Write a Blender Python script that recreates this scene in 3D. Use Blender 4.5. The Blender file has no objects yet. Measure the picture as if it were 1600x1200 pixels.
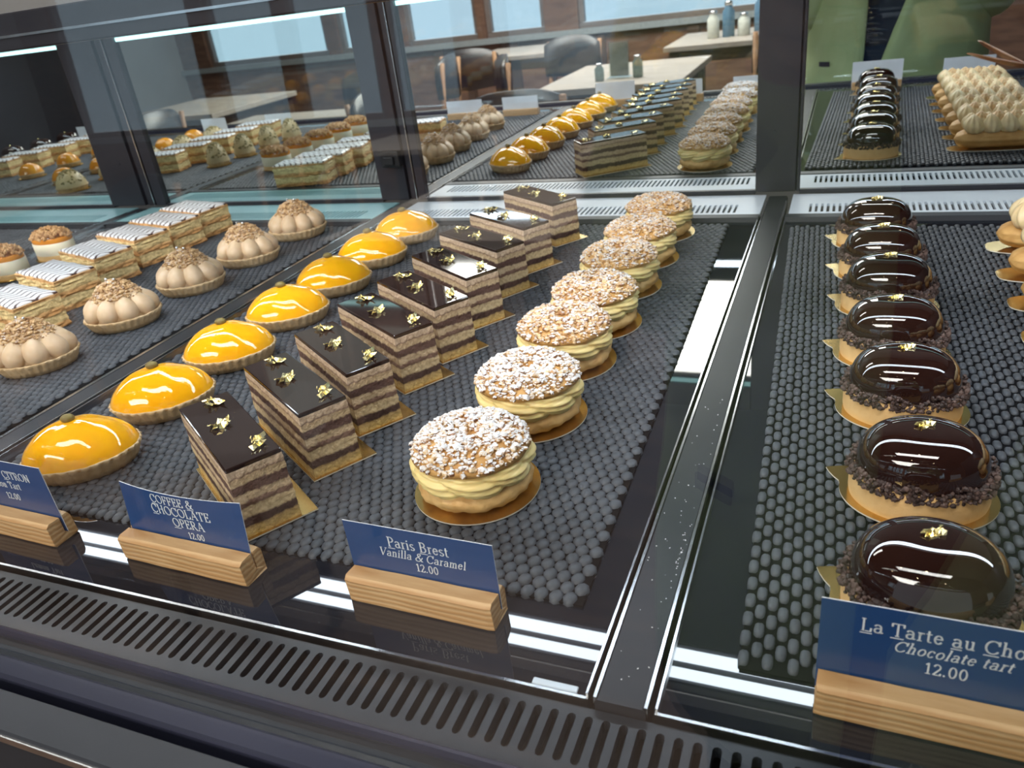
import bpy, math, random
import numpy as np
from mathutils import Vector, Matrix, noise

# ------------------------------------------------------------------ camera, world, light, exposure
sc = bpy.context.scene
COL = sc.collection
PI = math.pi
CAM = (0.0943, -0.2489, 0.3106)
cam_data = bpy.data.cameras.new('camera')
cam = bpy.data.objects.new('camera', cam_data)
COL.objects.link(cam)
R_ = Vector((0.92478, 0.36140, -0.11906)); D_ = Vector((0.06938, -0.46780, -0.88111)); F_ = Vector((-0.37413, 0.80657, -0.45769))
cam.matrix_world = Matrix(((R_.x, -D_.x, -F_.x, CAM[0]), (R_.y, -D_.y, -F_.y, CAM[1]), (R_.z, -D_.z, -F_.z, CAM[2]), (0, 0, 0, 1)))
cam_data.sensor_width = 36; cam_data.lens = 1215.4 / 1600 * 36
cam_data.clip_start = 0.01; cam_data.clip_end = 60
cam_data.dof.use_dof = True; cam_data.dof.focus_distance = 0.56; cam_data.dof.aperture_fstop = 15
sc.camera = cam

world = bpy.data.worlds.new('daylight'); sc.world = world; world.use_nodes = True
wb = world.node_tree.nodes['Background']
wb.inputs[0].default_value = (0.82, 0.92, 1.0, 1); wb.inputs[1].default_value = 1.4

def area(name, loc, size, power, color, rot=(0, 0, 0)):
    l = bpy.data.lights.new(name, 'AREA'); l.shape = 'RECTANGLE'; l.size, l.size_y = size; l.energy = power; l.color = color
    o = bpy.data.objects.new(name, l); COL.objects.link(o); o.location = loc; o.rotation_euler = rot
    return o
area('added_back_fill', (-2.6, 1.15, 2.02), (2.0, .2), 20, (1.0, .95, .88))  # added fill lamp without a fixture, brightens the wall behind the case
FLOOR = -0.95; CEIL = 2.05
LED_POWER = 23.0; LED_BACK = 2.4; SPOT_POWER = 60.0
area('ceiling_panel_light', (-0.2, -0.75, CEIL - .03), (2.2, .35), 38, (1.0, .96, .92))
area('dining_ceiling_light', (-1.6, -3.2, CEIL - .03), (3.0, 1.6), 260, (1.0, .93, .85))

vs = sc.view_settings
vs.view_transform = 'Standard'; vs.look = 'None'; vs.gamma = 1.0; vs.use_curve_mapping = False
vs.exposure = 0.02
sc.cycles.transparent_max_bounces = 24
sc.cycles.max_bounces = 10
sc.cycles.blur_glossy = 1.0

# ------------------------------------------------------------------ materials
def new_mat(name):
    m = bpy.data.materials.new(name); m.use_nodes = True
    nt = m.node_tree; nt.nodes.clear()
    out = nt.nodes.new('ShaderNodeOutputMaterial')
    return m, nt, out
def N(nt, t, **kw):
    n = nt.nodes.new(t)
    for k, v in kw.items(): setattr(n, k, v)
    return n
def rgb(c): return (c[0], c[1], c[2], 1)
def ramp(nt, src, stops, interp='LINEAR'):
    r = N(nt, 'ShaderNodeValToRGB'); r.color_ramp.interpolation = interp
    els = r.color_ramp.elements
    while len(els) < len(stops): els.new(0.5)
    for e, (p, c) in zip(els, stops): e.position = p; e.color = rgb(c)
    nt.links.new(src, r.inputs[0]); return r.outputs[0]
def coords(nt, kind='Object', scale=(1, 1, 1)):
    tc = N(nt, 'ShaderNodeTexCoord'); mp = N(nt, 'ShaderNodeMapping'); mp.inputs['Scale'].default_value = scale
    nt.links.new(tc.outputs[kind], mp.inputs[0]); return mp.outputs[0]
def tex_noise(nt, vec, scale, detail=3, rough=.55):
    n = N(nt, 'ShaderNodeTexNoise'); n.inputs['Scale'].default_value = scale; n.inputs['Detail'].default_value = detail; n.inputs['Roughness'].default_value = rough
    nt.links.new(vec, n.inputs['Vector']); return n.outputs['Fac']
def M(name, c1, c2=None, rough=.5, metal=0, scale=60, bump=0, bscale=None, spec=.5, sss=0, coat=0, stretch=(1, 1, 1), lo=.35, hi=.65, sss_col=None, rough2=None):
    m, nt, out = new_mat(name)
    b = N(nt, 'ShaderNodeBsdfPrincipled')
    b.inputs['Roughness'].default_value = rough; b.inputs['Metallic'].default_value = metal
    b.inputs['Specular IOR Level'].default_value = spec
    b.inputs['Coat Weight'].default_value = coat; b.inputs['Coat Roughness'].default_value = .03
    v = coords(nt, 'Object', stretch)
    if c2 is None: c2 = tuple(x * .82 for x in c1)
    f = tex_noise(nt, v, scale)
    nt.links.new(ramp(nt, f, [(lo, c1), (hi, c2)]), b.inputs['Base Color'])
    if rough2 is not None:
        rr = N(nt, 'ShaderNodeMapRange'); rr.inputs[3].default_value = rough; rr.inputs[4].default_value = rough2
        nt.links.new(tex_noise(nt, v, scale * .7, 5), rr.inputs[0]); nt.links.new(rr.outputs[0], b.inputs['Roughness'])
    if bump:
        bp = N(nt, 'ShaderNodeBump'); bp.inputs['Strength'].default_value = 1; bp.inputs['Distance'].default_value = bump
        nt.links.new(tex_noise(nt, v, bscale or scale * 2, 4), bp.inputs['Height']); nt.links.new(bp.outputs[0], b.inputs['Normal'])
    if sss:
        b.inputs['Subsurface Weight'].default_value = sss; b.inputs['Subsurface Radius'].default_value = (.004, .002, .001); b.inputs['Subsurface Scale'].default_value = 1
    nt.links.new(b.outputs[0], out.inputs[0])
    return m
def island_mat(name, stops, rough=.6, sugar=0.0, bump=.0006, sscale=140):
    """every crumb gets a tone of its own; icing sugar lies on the faces that look up"""
    m, nt, out = new_mat(name)
    b = N(nt, 'ShaderNodeBsdfPrincipled'); b.inputs['Roughness'].default_value = rough
    g = N(nt, 'ShaderNodeNewGeometry')
    col = ramp(nt, g.outputs['Random Per Island'], stops)
    if sugar:
        v = coords(nt, 'Object'); f = tex_noise(nt, v, sscale, 4)
        sep = N(nt, 'ShaderNodeSeparateXYZ'); nt.links.new(g.outputs['Normal'], sep.inputs[0])
        a = N(nt, 'ShaderNodeMath', operation='MULTIPLY_ADD'); nt.links.new(sep.outputs[2], a.inputs[0]); a.inputs[1].default_value = .42; nt.links.new(f, a.inputs[2])
        a2 = N(nt, 'ShaderNodeMath', operation='MULTIPLY_ADD'); nt.links.new(g.outputs['Random Per Island'], a2.inputs[0]); a2.inputs[1].default_value = -.18; nt.links.new(a.outputs[0], a2.inputs[2])
        mr = N(nt, 'ShaderNodeMapRange'); mr.inputs[1].default_value = 1.0 - sugar; mr.inputs[2].default_value = 1.22 - sugar
        nt.links.new(a2.outputs[0], mr.inputs[0])
        mx = N(nt, 'ShaderNodeMix', data_type='RGBA'); nt.links.new(mr.outputs[0], mx.inputs[0]); nt.links.new(col, mx.inputs[6]); mx.inputs[7].default_value = (.74, .74, .75, 1)
        col = mx.outputs[2]
    nt.links.new(col, b.inputs['Base Color'])
    nt.links.new(b.outputs[0], out.inputs[0]); return m
def emit(name, c, s):
    m, nt, out = new_mat(name); e = N(nt, 'ShaderNodeEmission'); e.inputs[0].default_value = rgb(c); e.inputs[1].default_value = s
    nt.links.new(e.outputs[0], out.inputs[0]); return m
def mirror_mat(name, c, rough=0.0):
    m, nt, out = new_mat(name); g = N(nt, 'ShaderNodeBsdfGlossy'); g.inputs[0].default_value = rgb(c); g.inputs['Roughness'].default_value = rough
    nt.links.new(g.outputs[0], out.inputs[0]); return m
def glass_mat(name, tint, f0=.04):
    """clear sheet glass: Fresnel (Schlick) mix of a mirror reflection and straight transmission"""
    m, nt, out = new_mat(name)
    g = N(nt, 'ShaderNodeNewGeometry'); dt = N(nt, 'ShaderNodeVectorMath', operation='DOT_PRODUCT')
    nt.links.new(g.outputs['Normal'], dt.inputs[0]); nt.links.new(g.outputs['Incoming'], dt.inputs[1])
    ab = N(nt, 'ShaderNodeMath', operation='ABSOLUTE'); nt.links.new(dt.outputs['Value'], ab.inputs[0])
    on = N(nt, 'ShaderNodeMath', operation='SUBTRACT'); on.inputs[0].default_value = 1; nt.links.new(ab.outputs[0], on.inputs[1])
    pw = N(nt, 'ShaderNodeMath', operation='POWER'); nt.links.new(on.outputs[0], pw.inputs[0]); pw.inputs[1].default_value = 5
    ma = N(nt, 'ShaderNodeMath', operation='MULTIPLY_ADD'); nt.links.new(pw.outputs[0], ma.inputs[0]); ma.inputs[1].default_value = 1 - f0; ma.inputs[2].default_value = f0
    tr = N(nt, 'ShaderNodeBsdfTransparent'); tr.inputs[0].default_value = rgb(tint)
    gl = N(nt, 'ShaderNodeBsdfGlossy'); gl.inputs['Roughness'].default_value = 0; gl.inputs[0].default_value = (1, 1, 1, 1)
    mx = N(nt, 'ShaderNodeMixShader'); nt.links.new(ma.outputs[0], mx.inputs[0]); nt.links.new(tr.outputs[0], mx.inputs[1]); nt.links.new(gl.outputs[0], mx.inputs[2])
    nt.links.new(mx.outputs[0], out.inputs[0]); return m
def bands_mat(name, z0, z1, stops, wob=.06, rough=.75, bump=.0012, nscale=170):
    """horizontal cake layers along the object's own height, edges broken by noise"""
    m, nt, out = new_mat(name)
    b = N(nt, 'ShaderNodeBsdfPrincipled'); b.inputs['Roughness'].default_value = rough; b.inputs['Specular IOR Level'].default_value = .3
    tc = N(nt, 'ShaderNodeTexCoord'); sp = N(nt, 'ShaderNodeSeparateXYZ'); nt.links.new(tc.outputs['Object'], sp.inputs[0])
    mr = N(nt, 'ShaderNodeMapRange'); mr.inputs[1].default_value = z0; mr.inputs[2].default_value = z1; nt.links.new(sp.outputs[2], mr.inputs[0])
    n1 = tex_noise(nt, tc.outputs['Object'], nscale, 4, .65); n2 = tex_noise(nt, tc.outputs['Object'], 35, 2)
    a = N(nt, 'ShaderNodeMath', operation='MULTIPLY_ADD'); nt.links.new(n1, a.inputs[0]); a.inputs[1].default_value = wob; nt.links.new(mr.outputs[0], a.inputs[2])
    a2 = N(nt, 'ShaderNodeMath', operation='MULTIPLY_ADD'); nt.links.new(n2, a2.inputs[0]); a2.inputs[1].default_value = wob * .9; nt.links.new(a.outputs[0], a2.inputs[2])
    a3 = N(nt, 'ShaderNodeMath', operation='SUBTRACT'); nt.links.new(a2.outputs[0], a3.inputs[0]); a3.inputs[1].default_value = wob * .95
    col = ramp(nt, a3.outputs[0], stops)
    sm = N(nt, 'ShaderNodeMix', data_type='RGBA', blend_type='MULTIPLY'); sm.inputs[0].default_value = 1
    nt.links.new(col, sm.inputs[6]); nt.links.new(ramp(nt, tex_noise(nt, tc.outputs['Object'], nscale * 2.2, 3), [(.3, (.72, .68, .64)), (.6, (1.05, 1.05, 1.05))]), sm.inputs[7])
    nt.links.new(sm.outputs[2], b.inputs['Base Color'])
    bp = N(nt, 'ShaderNodeBump'); bp.inputs['Distance'].default_value = bump; nt.links.new(n1, bp.inputs['Height']); nt.links.new(bp.outputs[0], b.inputs['Normal'])
    nt.links.new(b.outputs[0], out.inputs[0]); return m
def wood_mat(name, c1, c2, scale=24, rough=.55, axis=(1, 9, 9)):
    m, nt, out = new_mat(name)
    b = N(nt, 'ShaderNodeBsdfPrincipled'); b.inputs['Roughness'].default_value = rough
    v = coords(nt, 'Object', axis); f = tex_noise(nt, v, scale, 4, .6)
    w = N(nt, 'ShaderNodeTexWave', wave_type='BANDS', bands_direction='Z'); w.inputs['Scale'].default_value = scale * .9; w.inputs['Distortion'].default_value = 5; w.inputs['Detail'].default_value = 2
    nt.links.new(v, w.inputs['Vector'])
    mx = N(nt, 'ShaderNodeMath', operation='MULTIPLY_ADD'); nt.links.new(w.outputs['Fac'], mx.inputs[0]); mx.inputs[1].default_value = .35; nt.links.new(f, mx.inputs[2])
    nt.links.new(ramp(nt, mx.outputs[0], [(.35, c1), (.8, c2)]), b.inputs['Base Color'])
    bp = N(nt, 'ShaderNodeBump'); bp.inputs['Distance'].default_value = .0004; nt.links.new(mx.outputs[0], bp.inputs['Height']); nt.links.new(bp.outputs[0], b.inputs['Normal'])
    nt.links.new(b.outputs[0], out.inputs[0]); return m
def chevron_mat(name):
    """white fondant with feathered dark chocolate lines"""
    m, nt, out = new_mat(name)
    b = N(nt, 'ShaderNodeBsdfPrincipled'); b.inputs['Roughness'].default_value = .28
    tc = N(nt, 'ShaderNodeTexCoord'); sp = N(nt, 'ShaderNodeSeparateXYZ'); nt.links.new(tc.outputs['Object'], sp.inputs[0])
    zz = N(nt, 'ShaderNodeMath', operation='PINGPONG'); nt.links.new(sp.outputs[1], zz.inputs[0]); zz.inputs[1].default_value = .013
    s = N(nt, 'ShaderNodeMath', operation='MULTIPLY_ADD'); nt.links.new(zz.outputs[0], s.inputs[0]); s.inputs[1].default_value = .8; nt.links.new(sp.outputs[0], s.inputs[2])
    n = tex_noise(nt, tc.outputs['Object'], 60, 2)
    s2 = N(nt, 'ShaderNodeMath', operation='MULTIPLY_ADD'); nt.links.new(n, s2.inputs[0]); s2.inputs[1].default_value = .006; nt.links.new(s.outputs[0], s2.inputs[2])
    pp = N(nt, 'ShaderNodeMath', operation='PINGPONG'); nt.links.new(s2.outputs[0], pp.inputs[0]); pp.inputs[1].default_value = .0058
    mr = N(nt, 'ShaderNodeMapRange'); mr.inputs[1].default_value = .0011; mr.inputs[2].default_value = .0021; nt.links.new(pp.outputs[0], mr.inputs[0])
    nt.links.new(ramp(nt, mr.outputs[0], [(0, (.07, .035, .03)), (1, (.86, .86, .88))]), b.inputs['Base Color'])
    nt.links.new(b.outputs[0], out.inputs[0]); return m

# ------------------------------------------------------------------ mesh building
class MB:
    def __init__(s): s.v = []; s.f = []; s.m = []
    def add(s, v, f, mi=0, tf=None):
        o = len(s.v)
        if tf is not None: v = [tuple(tf @ Vector(p)) for p in v]
        s.v.extend([tuple(p) for p in v]); s.f.extend([tuple(i + o for i in q) for q in f]); s.m.extend([mi] * len(f)); return s
    def box(s, lo, hi, mi=0, tf=None):
        (a, b, c), (d, e, f) = lo, hi
        return s.add([(a, b, c), (d, b, c), (d, e, c), (a, e, c), (a, b, f), (d, b, f), (d, e, f), (a, e, f)],
                     [(0, 3, 2, 1), (4, 5, 6, 7), (0, 1, 5, 4), (1, 2, 6, 5), (2, 3, 7, 6), (3, 0, 4, 7)], mi, tf)
    def loft(s, rings, cap0=True, cap1=True, mi=0, tf=None):
        n = len(rings[0]); v = [p for r in rings for p in r]; f = []
        for k in range(len(rings) - 1):
            for i in range(n):
                j = (i + 1) % n
                f.append((k * n + i, k * n + j, (k + 1) * n + j, (k + 1) * n + i))
        if cap0: f.append(tuple(range(n - 1, -1, -1)))
        if cap1: f.append(tuple((len(rings) - 1) * n + i for i in range(n)))
        return s.add(v, f, mi, tf)
    def extrude_x(s, prof, x0, x1, mi=0, nseg=1, tf=None):
        rings = [[(x0 + (x1 - x0) * k / nseg, y, z) for y, z in prof] for k in range(nseg + 1)]
        return s.loft(rings, mi=mi, tf=tf)
    def tube(s, pts, rad, n=8, mi=0):
        pts = [Vector(p) for p in pts]
        rads = rad if isinstance(rad, (list, tuple)) else [rad] * len(pts)
        rings = []
        up = Vector((0, 0, 1))
        for i, p in enumerate(pts):
            t = (pts[min(i + 1, len(pts) - 1)] - pts[max(i - 1, 0)]).normalized()
            a = t.cross(up)
            if a.length < .05: a = t.cross(Vector((0, 1, 0)))
            a.normalize(); b = a.cross(t)
            rings.append([tuple(p + (a * math.cos(2 * PI * k / n) + b * math.sin(2 * PI * k / n)) * rads[i]) for k in range(n)])
        return s.loft(rings, mi=mi)
    def mesh(s, name, mats, smooth=False):
        me = bpy.data.meshes.new(name); me.from_pydata(s.v, [], s.f)
        for m in (mats if isinstance(mats, (list, tuple)) else [mats]): me.materials.append(m)
        me.polygons.foreach_set('material_index', s.m)
        me.polygons.foreach_set('use_smooth', [bool(smooth)] * len(s.f))
        me.update(); return me
    def build(s, name, mats, parent=None, smooth=False, loc=None, bevel=0, auto=False):
        o = bpy.data.objects.new(name, s.mesh(name, mats, smooth)); COL.objects.link(o)
        if parent: o.parent = parent
        if loc: o.location = loc
        if bevel:
            bv = o.modifiers.new('bevel', 'BEVEL'); bv.width = bevel; bv.segments = 2; bv.limit_method = 'ANGLE'
        if auto and smooth:
            o.data.set_sharp_from_angle(angle=math.radians(35))
        return o
def tag(o, label=None, cat=None, group=None, kind=None):
    for k, x in (('label', label), ('category', cat), ('group', group), ('kind', kind)):
        if x: o[k] = x
    return o
def empty(name, loc=(0, 0, 0), rz=0):
    o = bpy.data.objects.new(name, None); COL.objects.link(o); o.location = loc; o.rotation_euler = (0, 0, rz); o.empty_display_size = .02
    return o
KIDS = {}
def kids(o): return [c for c in bpy.data.objects if c.parent == o]
def dup(root, loc, rz, label):
    r = root.copy(); COL.objects.link(r); r.location = loc; r.rotation_euler = (0, 0, rz); r['label'] = label
    if root.name not in KIDS: KIDS[root.name] = [(c, kids(c)) for c in kids(root)]
    for c, gs in KIDS[root.name]:
        d = c.copy(); COL.objects.link(d); d.parent = r
        for g in gs:
            h = g.copy(); COL.objects.link(h); h.parent = d
    return r
def nz(p, s): return noise.noise(Vector(p) * s)
def ring(fn, n): return [fn(2 * PI * i / n) for i in range(n)]
def oval(a, b, p=1.0):
    def fn(t):
        c, s_ = math.cos(t), math.sin(t)
        return a * c, b * math.copysign(abs(s_) ** p, s_)
    return fn
ICO_V = []; ICO_F = []
def _ico():
    t = (1 + 5 ** .5) / 2
    v = [(-1, t, 0), (1, t, 0), (-1, -t, 0), (1, -t, 0), (0, -1, t), (0, 1, t), (0, -1, -t), (0, 1, -t), (t, 0, -1), (t, 0, 1), (-t, 0, -1), (-t, 0, 1)]
    l = (1 + t * t) ** .5
    ICO_V.extend([(x / l, y / l, z / l) for x, y, z in v])
    ICO_F.extend([(0, 11, 5), (0, 5, 1), (0, 1, 7), (0, 7, 10), (0, 10, 11), (1, 5, 9), (5, 11, 4), (11, 10, 2), (10, 7, 6), (7, 1, 8), (3, 9, 4), (3, 4, 2), (3, 2, 6), (3, 6, 8), (3, 8, 9), (4, 9, 5), (2, 4, 11), (6, 2, 10), (8, 6, 7), (9, 8, 1)])
_ico()
def crumb(mb, p, r, rnd, flat=.7):
    q = Matrix.Rotation(rnd.uniform(0, 6.28), 3, 'Z') @ Matrix.Rotation(rnd.uniform(-.7, .7), 3, 'X')
    sx, sy, sz = r * rnd.uniform(.7, 1.3), r * rnd.uniform(.6, 1.1), r * rnd.uniform(flat * .7, flat * 1.2)
    vs_ = []
    for x, y, z in ICO_V:
        k = rnd.uniform(.78, 1.2)
        w = q @ Vector((x * sx * k, y * sy * k, z * sz * k)); vs_.append((p[0] + w.x, p[1] + w.y, p[2] + w.z))
    mb.add(vs_, ICO_F)
def blob(mb, c, r, n=10, m=8, tf=None, mi=0, f=None):
    rings = []
    for k in range(m + 1):
        ph = -PI / 2 + PI * k / m; cr = max(math.cos(ph), .02)
        rings.append([(c[0] + r[0] * cr * math.cos(2 * PI * i / n), c[1] + r[1] * cr * math.sin(2 * PI * i / n), c[2] + r[2] * math.sin(ph)) for i in range(n)])
    if f: rings = [[f(p) for p in rg] for rg in rings]
    mb.loft(rings, mi=mi, tf=tf); return mb
def cake_card(pts, parent):
    n = len(pts); mb = MB()
    mb.add([(x, y, 0) for x, y in pts] + [(x, y, .0010) for x, y in pts], [tuple(range(n - 1, -1, -1)), tuple(range(n, 2 * n))], 0)
    mb.f += [(i, (i + 1) % n, n + (i + 1) % n, n + i) for i in range(n)]; mb.m += [1] * n
    return mb.build('cake_card', [MT['gold_card'], MT['card_edge']], parent)
def circle(r, n=64): return [(r * math.cos(2 * PI * i / n), r * math.sin(2 * PI * i / n)) for i in range(n)]
def flake(name, size, seed, parent, loc, rz=0, tilt=(0, 0)):
    """a crumpled torn scrap of gold leaf"""
    rnd = random.Random(seed); mb = MB(); n = 7; m = 6; vs_ = []; f = []
    for i in range(n):
        for j in range(m):
            u, v_ = i / (n - 1) - .5, j / (m - 1) - .5
            edge = max(abs(u), abs(v_)) > .45
            k = rnd.uniform(.55, 1.25) if edge else rnd.uniform(.85, 1.1)
            vs_.append((u * size * k, v_ * size * .62 * k, rnd.uniform(0, .26) * size))
    for i in range(n - 1):
        for j in range(m - 1):
            if rnd.random() < .1: continue
            f.append((i * m + j, (i + 1) * m + j, (i + 1) * m + j + 1, i * m + j + 1))
    mb.add(vs_, f)
    o = mb.build(name, MT['gold_leaf'], parent); o.location = loc; o.rotation_euler = (tilt[0], tilt[1], rz)
    so = o.modifiers.new('thick', 'SOLIDIFY'); so.thickness = .00025
    return o

MT = {}
MT['deck'] = M('black_glass_deck', (.008, .010, .016), (.014, .016, .022), rough=.012, spec=.6, scale=14, rough2=.03)
MT['mat'] = M('rubber_mat', (.058, .066, .080), (.040, .047, .059), rough=.50, scale=30, spec=.5, rough2=.62)
MT['mat_sheet'] = M('rubber_mat_web', (.004, .004, .005), rough=.9, scale=30, spec=.1)
MT['rail'] = M('dark_anodised_metal', (.016, .019, .026), (.012, .015, .021), rough=.5, metal=.15, scale=20, spec=.5)
MT['edge'] = M('bright_metal_edge', (.75, .77, .80), rough=.22, metal=1, scale=40)
MT['grille'] = M('dark_grille_plastic', (.020, .025, .033), (.015, .019, .026), rough=.42, scale=35)
MT['ledge'] = M('lavender_black_ledge', (.040, .042, .074), (.031, .033, .060), rough=.30, scale=8, metal=.3)
MT['black'] = M('matte_black', (.006, .006, .008), rough=.6, scale=20)
MT['vent'] = M('pale_enamelled_metal', (.60, .68, .76), (.54, .62, .71), rough=.30, scale=12)
MT['vent_teal_cast'] = M('pale_enamel_teal_cast', (.28, .52, .56), (.24, .46, .51), rough=.30, scale=12)  # same pale enamel, with the teal cast of light and glass put into its colour
MT['frame'] = M('dark_door_frame', (.028, .028, .036), (.022, .022, .030), rough=.38, scale=10, metal=.3)
MT['mirror'] = mirror_mat('mirror_glass', (.80, .84, .85))
MT['mirror_green'] = mirror_mat('green_mirror_glass', (.68, .75, .74))
MT['glass'] = glass_mat('front_glass', (.975, .985, .985))
MT['acrylic'] = glass_mat('clear_acrylic', (.86, .90, .90), .06)
MT['led'] = emit('led_diffuser', (.80, .90, 1.0), LED_POWER)
MT['led_back'] = emit('led_back_diffuser', (.52, .96, .95), LED_BACK)
MT['gold_card'] = M('gold_cake_card', (.66, .46, .17), (.56, .38, .12), rough=.20, metal=.95, scale=30)
MT['card_edge'] = M('white_card_edge', (.75, .70, .58), rough=.6, scale=30)
MT['gold_leaf'] = M('gold_leaf', (1.0, .80, .28), (1.0, .90, .55), rough=.24, metal=.9, scale=220)
MT['lemon'] = M('lemon_glaze', (.96, .47, .010), (.94, .43, .008), rough=.055, scale=40, bump=.00035, bscale=55, sss=.25, coat=.5)
MT['shell'] = M('sweet_pastry', (.66, .49, .29), (.54, .37, .19), rough=.65, scale=120, bump=.0008, bscale=300)
MT['seed'] = M('pistachio_seed', (.24, .19, .05), (.15, .10, .035), rough=.55, scale=160, bump=.0006, bscale=300)
MT['ganache'] = M('chocolate_top_glaze', (.020, .010, .009), (.026, .014, .012), rough=.05, scale=20, spec=.6)
MT['opera'] = bands_mat('opera_layers', 0, .052, [
    (0, (.60, .40, .14)), (.10, (.62, .44, .17)), (.155, (.50, .34, .14)), (.185, (.065, .034, .028)), (.285, (.085, .045, .038)), (.315, (.62, .48, .28)), (.44, (.60, .46, .27)),
    (.465, (.17, .10, .07)), (.52, (.22, .13, .10)), (.545, (.56, .42, .27)), (.63, (.58, .44, .28)), (.655, (.10, .055, .045)), (.76, (.12, .065, .055)), (.785, (.58, .44, .27)), (.87, (.50, .36, .22)), (.885, (.24, .15, .11)), (.915, (.58, .43, .30)), (1, (.62, .47, .34))], wob=.10, bump=.0022)
MT['choux'] = M('baked_choux', (.62, .36, .12), (.50, .26, .075), rough=.55, scale=70, bump=.0012, bscale=140)
MT['choux_light'] = M('pale_choux', (.70, .46, .19), (.58, .34, .12), rough=.55, scale=60, bump=.0012, bscale=140)
MT['vanilla'] = M('vanilla_cream', (.88, .71, .33), (.84, .65, .27), rough=.42, scale=60, sss=.2)
MT['caramel_cream'] = M('caramel_cream', (.66, .43, .18), (.58, .35, .13), rough=.45, scale=60, sss=.15)
MT['nuts'] = island_mat('sugared_nuts', [(0, (.16, .055, .025)), (.25, (.42, .20, .08)), (.6, (.66, .42, .20)), (1, (.80, .60, .36))], sugar=.50)
MT['nuts_less'] = island_mat('lightly_sugared_nuts', [(0, (.26, .10, .045)), (.3, (.52, .28, .12)), (.6, (.70, .44, .20)), (1, (.76, .54, .30))], sugar=.36)
MT['choc_glaze'] = M('dark_mirror_glaze', (.018, .0065, .0045), (.022, .008, .0055), rough=.025, scale=20, spec=.7, coat=.5)
MT['choc_crumb'] = island_mat('chocolate_crumb', [(0, (.028, .016, .013)), (.5, (.055, .031, .025)), (1, (.11, .066, .054))], rough=.6)
MT['biscuit'] = M('plain_tart_shell', (.78, .52, .24), (.70, .43, .17), rough=.6, scale=45, bump=.0004, bscale=350)
MT['praline'] = M('praline_cream', (.66, .49, .32), (.60, .43, .27), rough=.42, scale=120, sss=.15)
MT['praline_crumb'] = island_mat('praline_crumble', [(0, (.26, .13, .05)), (.4, (.50, .30, .13)), (1, (.70, .50, .28))], sugar=.20, sscale=90)
MT['crunch'] = island_mat('brown_crumble', [(0, (.30, .14, .05)), (.5, (.50, .27, .10)), (1, (.64, .40, .18))], rough=.5)
MT['silver'] = M('silver_dragee', (.8, .8, .82), rough=.15, metal=1)
MT['mille'] = bands_mat('mille_feuille_layers', 0, .045, [
    (0, (.60, .31, .11)), (.13, (.66, .37, .15)), (.16, (.90, .68, .33)), (.38, (.91, .70, .35)), (.42, (.58, .30, .11)), (.54, (.68, .40, .17)), (.58, (.90, .68, .33)), (.80, (.91, .71, .36)), (.84, (.66, .37, .15)), (1, (.78, .50, .24))], wob=.10, bump=.003, nscale=110)
MT['icing'] = chevron_mat('feathered_icing')
MT['mousse'] = M('white_mousse', (.88, .82, .64), (.86, .78, .58), rough=.4, scale=40, sss=.2)
MT['caramel'] = M('orange_caramel_gel', (.72, .27, .02), (.66, .22, .015), rough=.12, scale=40)
MT['meringue'] = M('piped_cream', (.82, .68, .42), (.74, .54, .28), rough=.4, scale=40, sss=.15)
MT['toasted'] = M('toasted_cream_tip', (.58, .30, .10), (.80, .62, .36), rough=.5, scale=300)
MT['shard'] = M('milk_chocolate_shard', (.20, .075, .035), (.26, .11, .05), rough=.3, scale=60)
MT['pine'] = wood_mat('pine_block', (.72, .48, .25), (.50, .27, .105), 14, axis=(1, 7, 7))
MT['card_blue'] = M('blue_card', (.018, .060, .185), (.022, .068, .205), rough=.26, scale=12)
MT['card_white'] = M('white_card', (.80, .82, .86), rough=.6, scale=12)
MT['ink'] = M('white_lettering', (.80, .84, .88), (.76, .80, .86), rough=.5, scale=50)
MT['table'] = wood_mat('pale_table_wood', (.50, .46, .42), (.33, .29, .25), 5, axis=(1, 6, 6))
MT['dark_wood'] = wood_mat('dark_brown_wood', (.10, .055, .032), (.05, .026, .016), 6)
MT['tan_wood'] = wood_mat('tan_chair_wood', (.42, .24, .12), (.28, .14, .065), 8)
MT['leather'] = M('black_leather', (.020, .019, .022), (.032, .030, .034), rough=.34, scale=40)
MT['wall'] = M('grey_plaster', (.30, .31, .32), (.27, .28, .29), rough=.8, scale=3)
MT['brick'] = M('brown_panelling', (.20, .105, .068), (.12, .060, .040), rough=.7, scale=4, stretch=(1, 1, 5))
MT['floor'] = wood_mat('brown_floor', (.16, .095, .06), (.085, .048, .03), 3, axis=(1, 8, 8))
MT['blind'] = None

# ------------------------------------------------------------------ the room
def struct(name, mb, mats, **kw):
    o = mb.build(name, mats, **kw); o['kind'] = 'structure'; return o
XL, XR, YF, YB = -7.0, 4.5, -5.5, 1.95
struct('floor', MB().box((XL - .2, YF - .2, FLOOR - .1), (XR + .2, YB + .2, FLOOR)), MT['floor'])
struct('ceiling', MB().box((XL - .2, YF - .2, CEIL), (XR + .2, YB + .2, CEIL + .1)), M('dark_ceiling_paint', (.030, .026, .024), rough=.9))
struct('wall_left', MB().box((XL - .15, YF, FLOOR), (XL, YB, CEIL)), MT['wall'])
struct('wall_right', MB().box((XR, YF, FLOOR), (XR + .15, YB, CEIL)), MT['brick'])
struct('wall_back', MB().box((XL, YB, FLOOR), (XR, YB + .15, CEIL)), MT['wall'])
SILL = -.11
WIN = [(-6.6, -5.0), (-4.85, -4.15), (-4.05, -3.27), (-3.18, -2.58), (-2.25, -.5), (-.3, 1.3), (1.6, 3.6)]
wf = MB(); wf.box((XL, YF - .15, FLOOR), (XR, YF, SILL - .05)); wf.box((XL, YF - .15, 1.45), (XR, YF, CEIL))
edges = [XL] + [e for w in WIN for e in w] + [XR]
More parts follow.
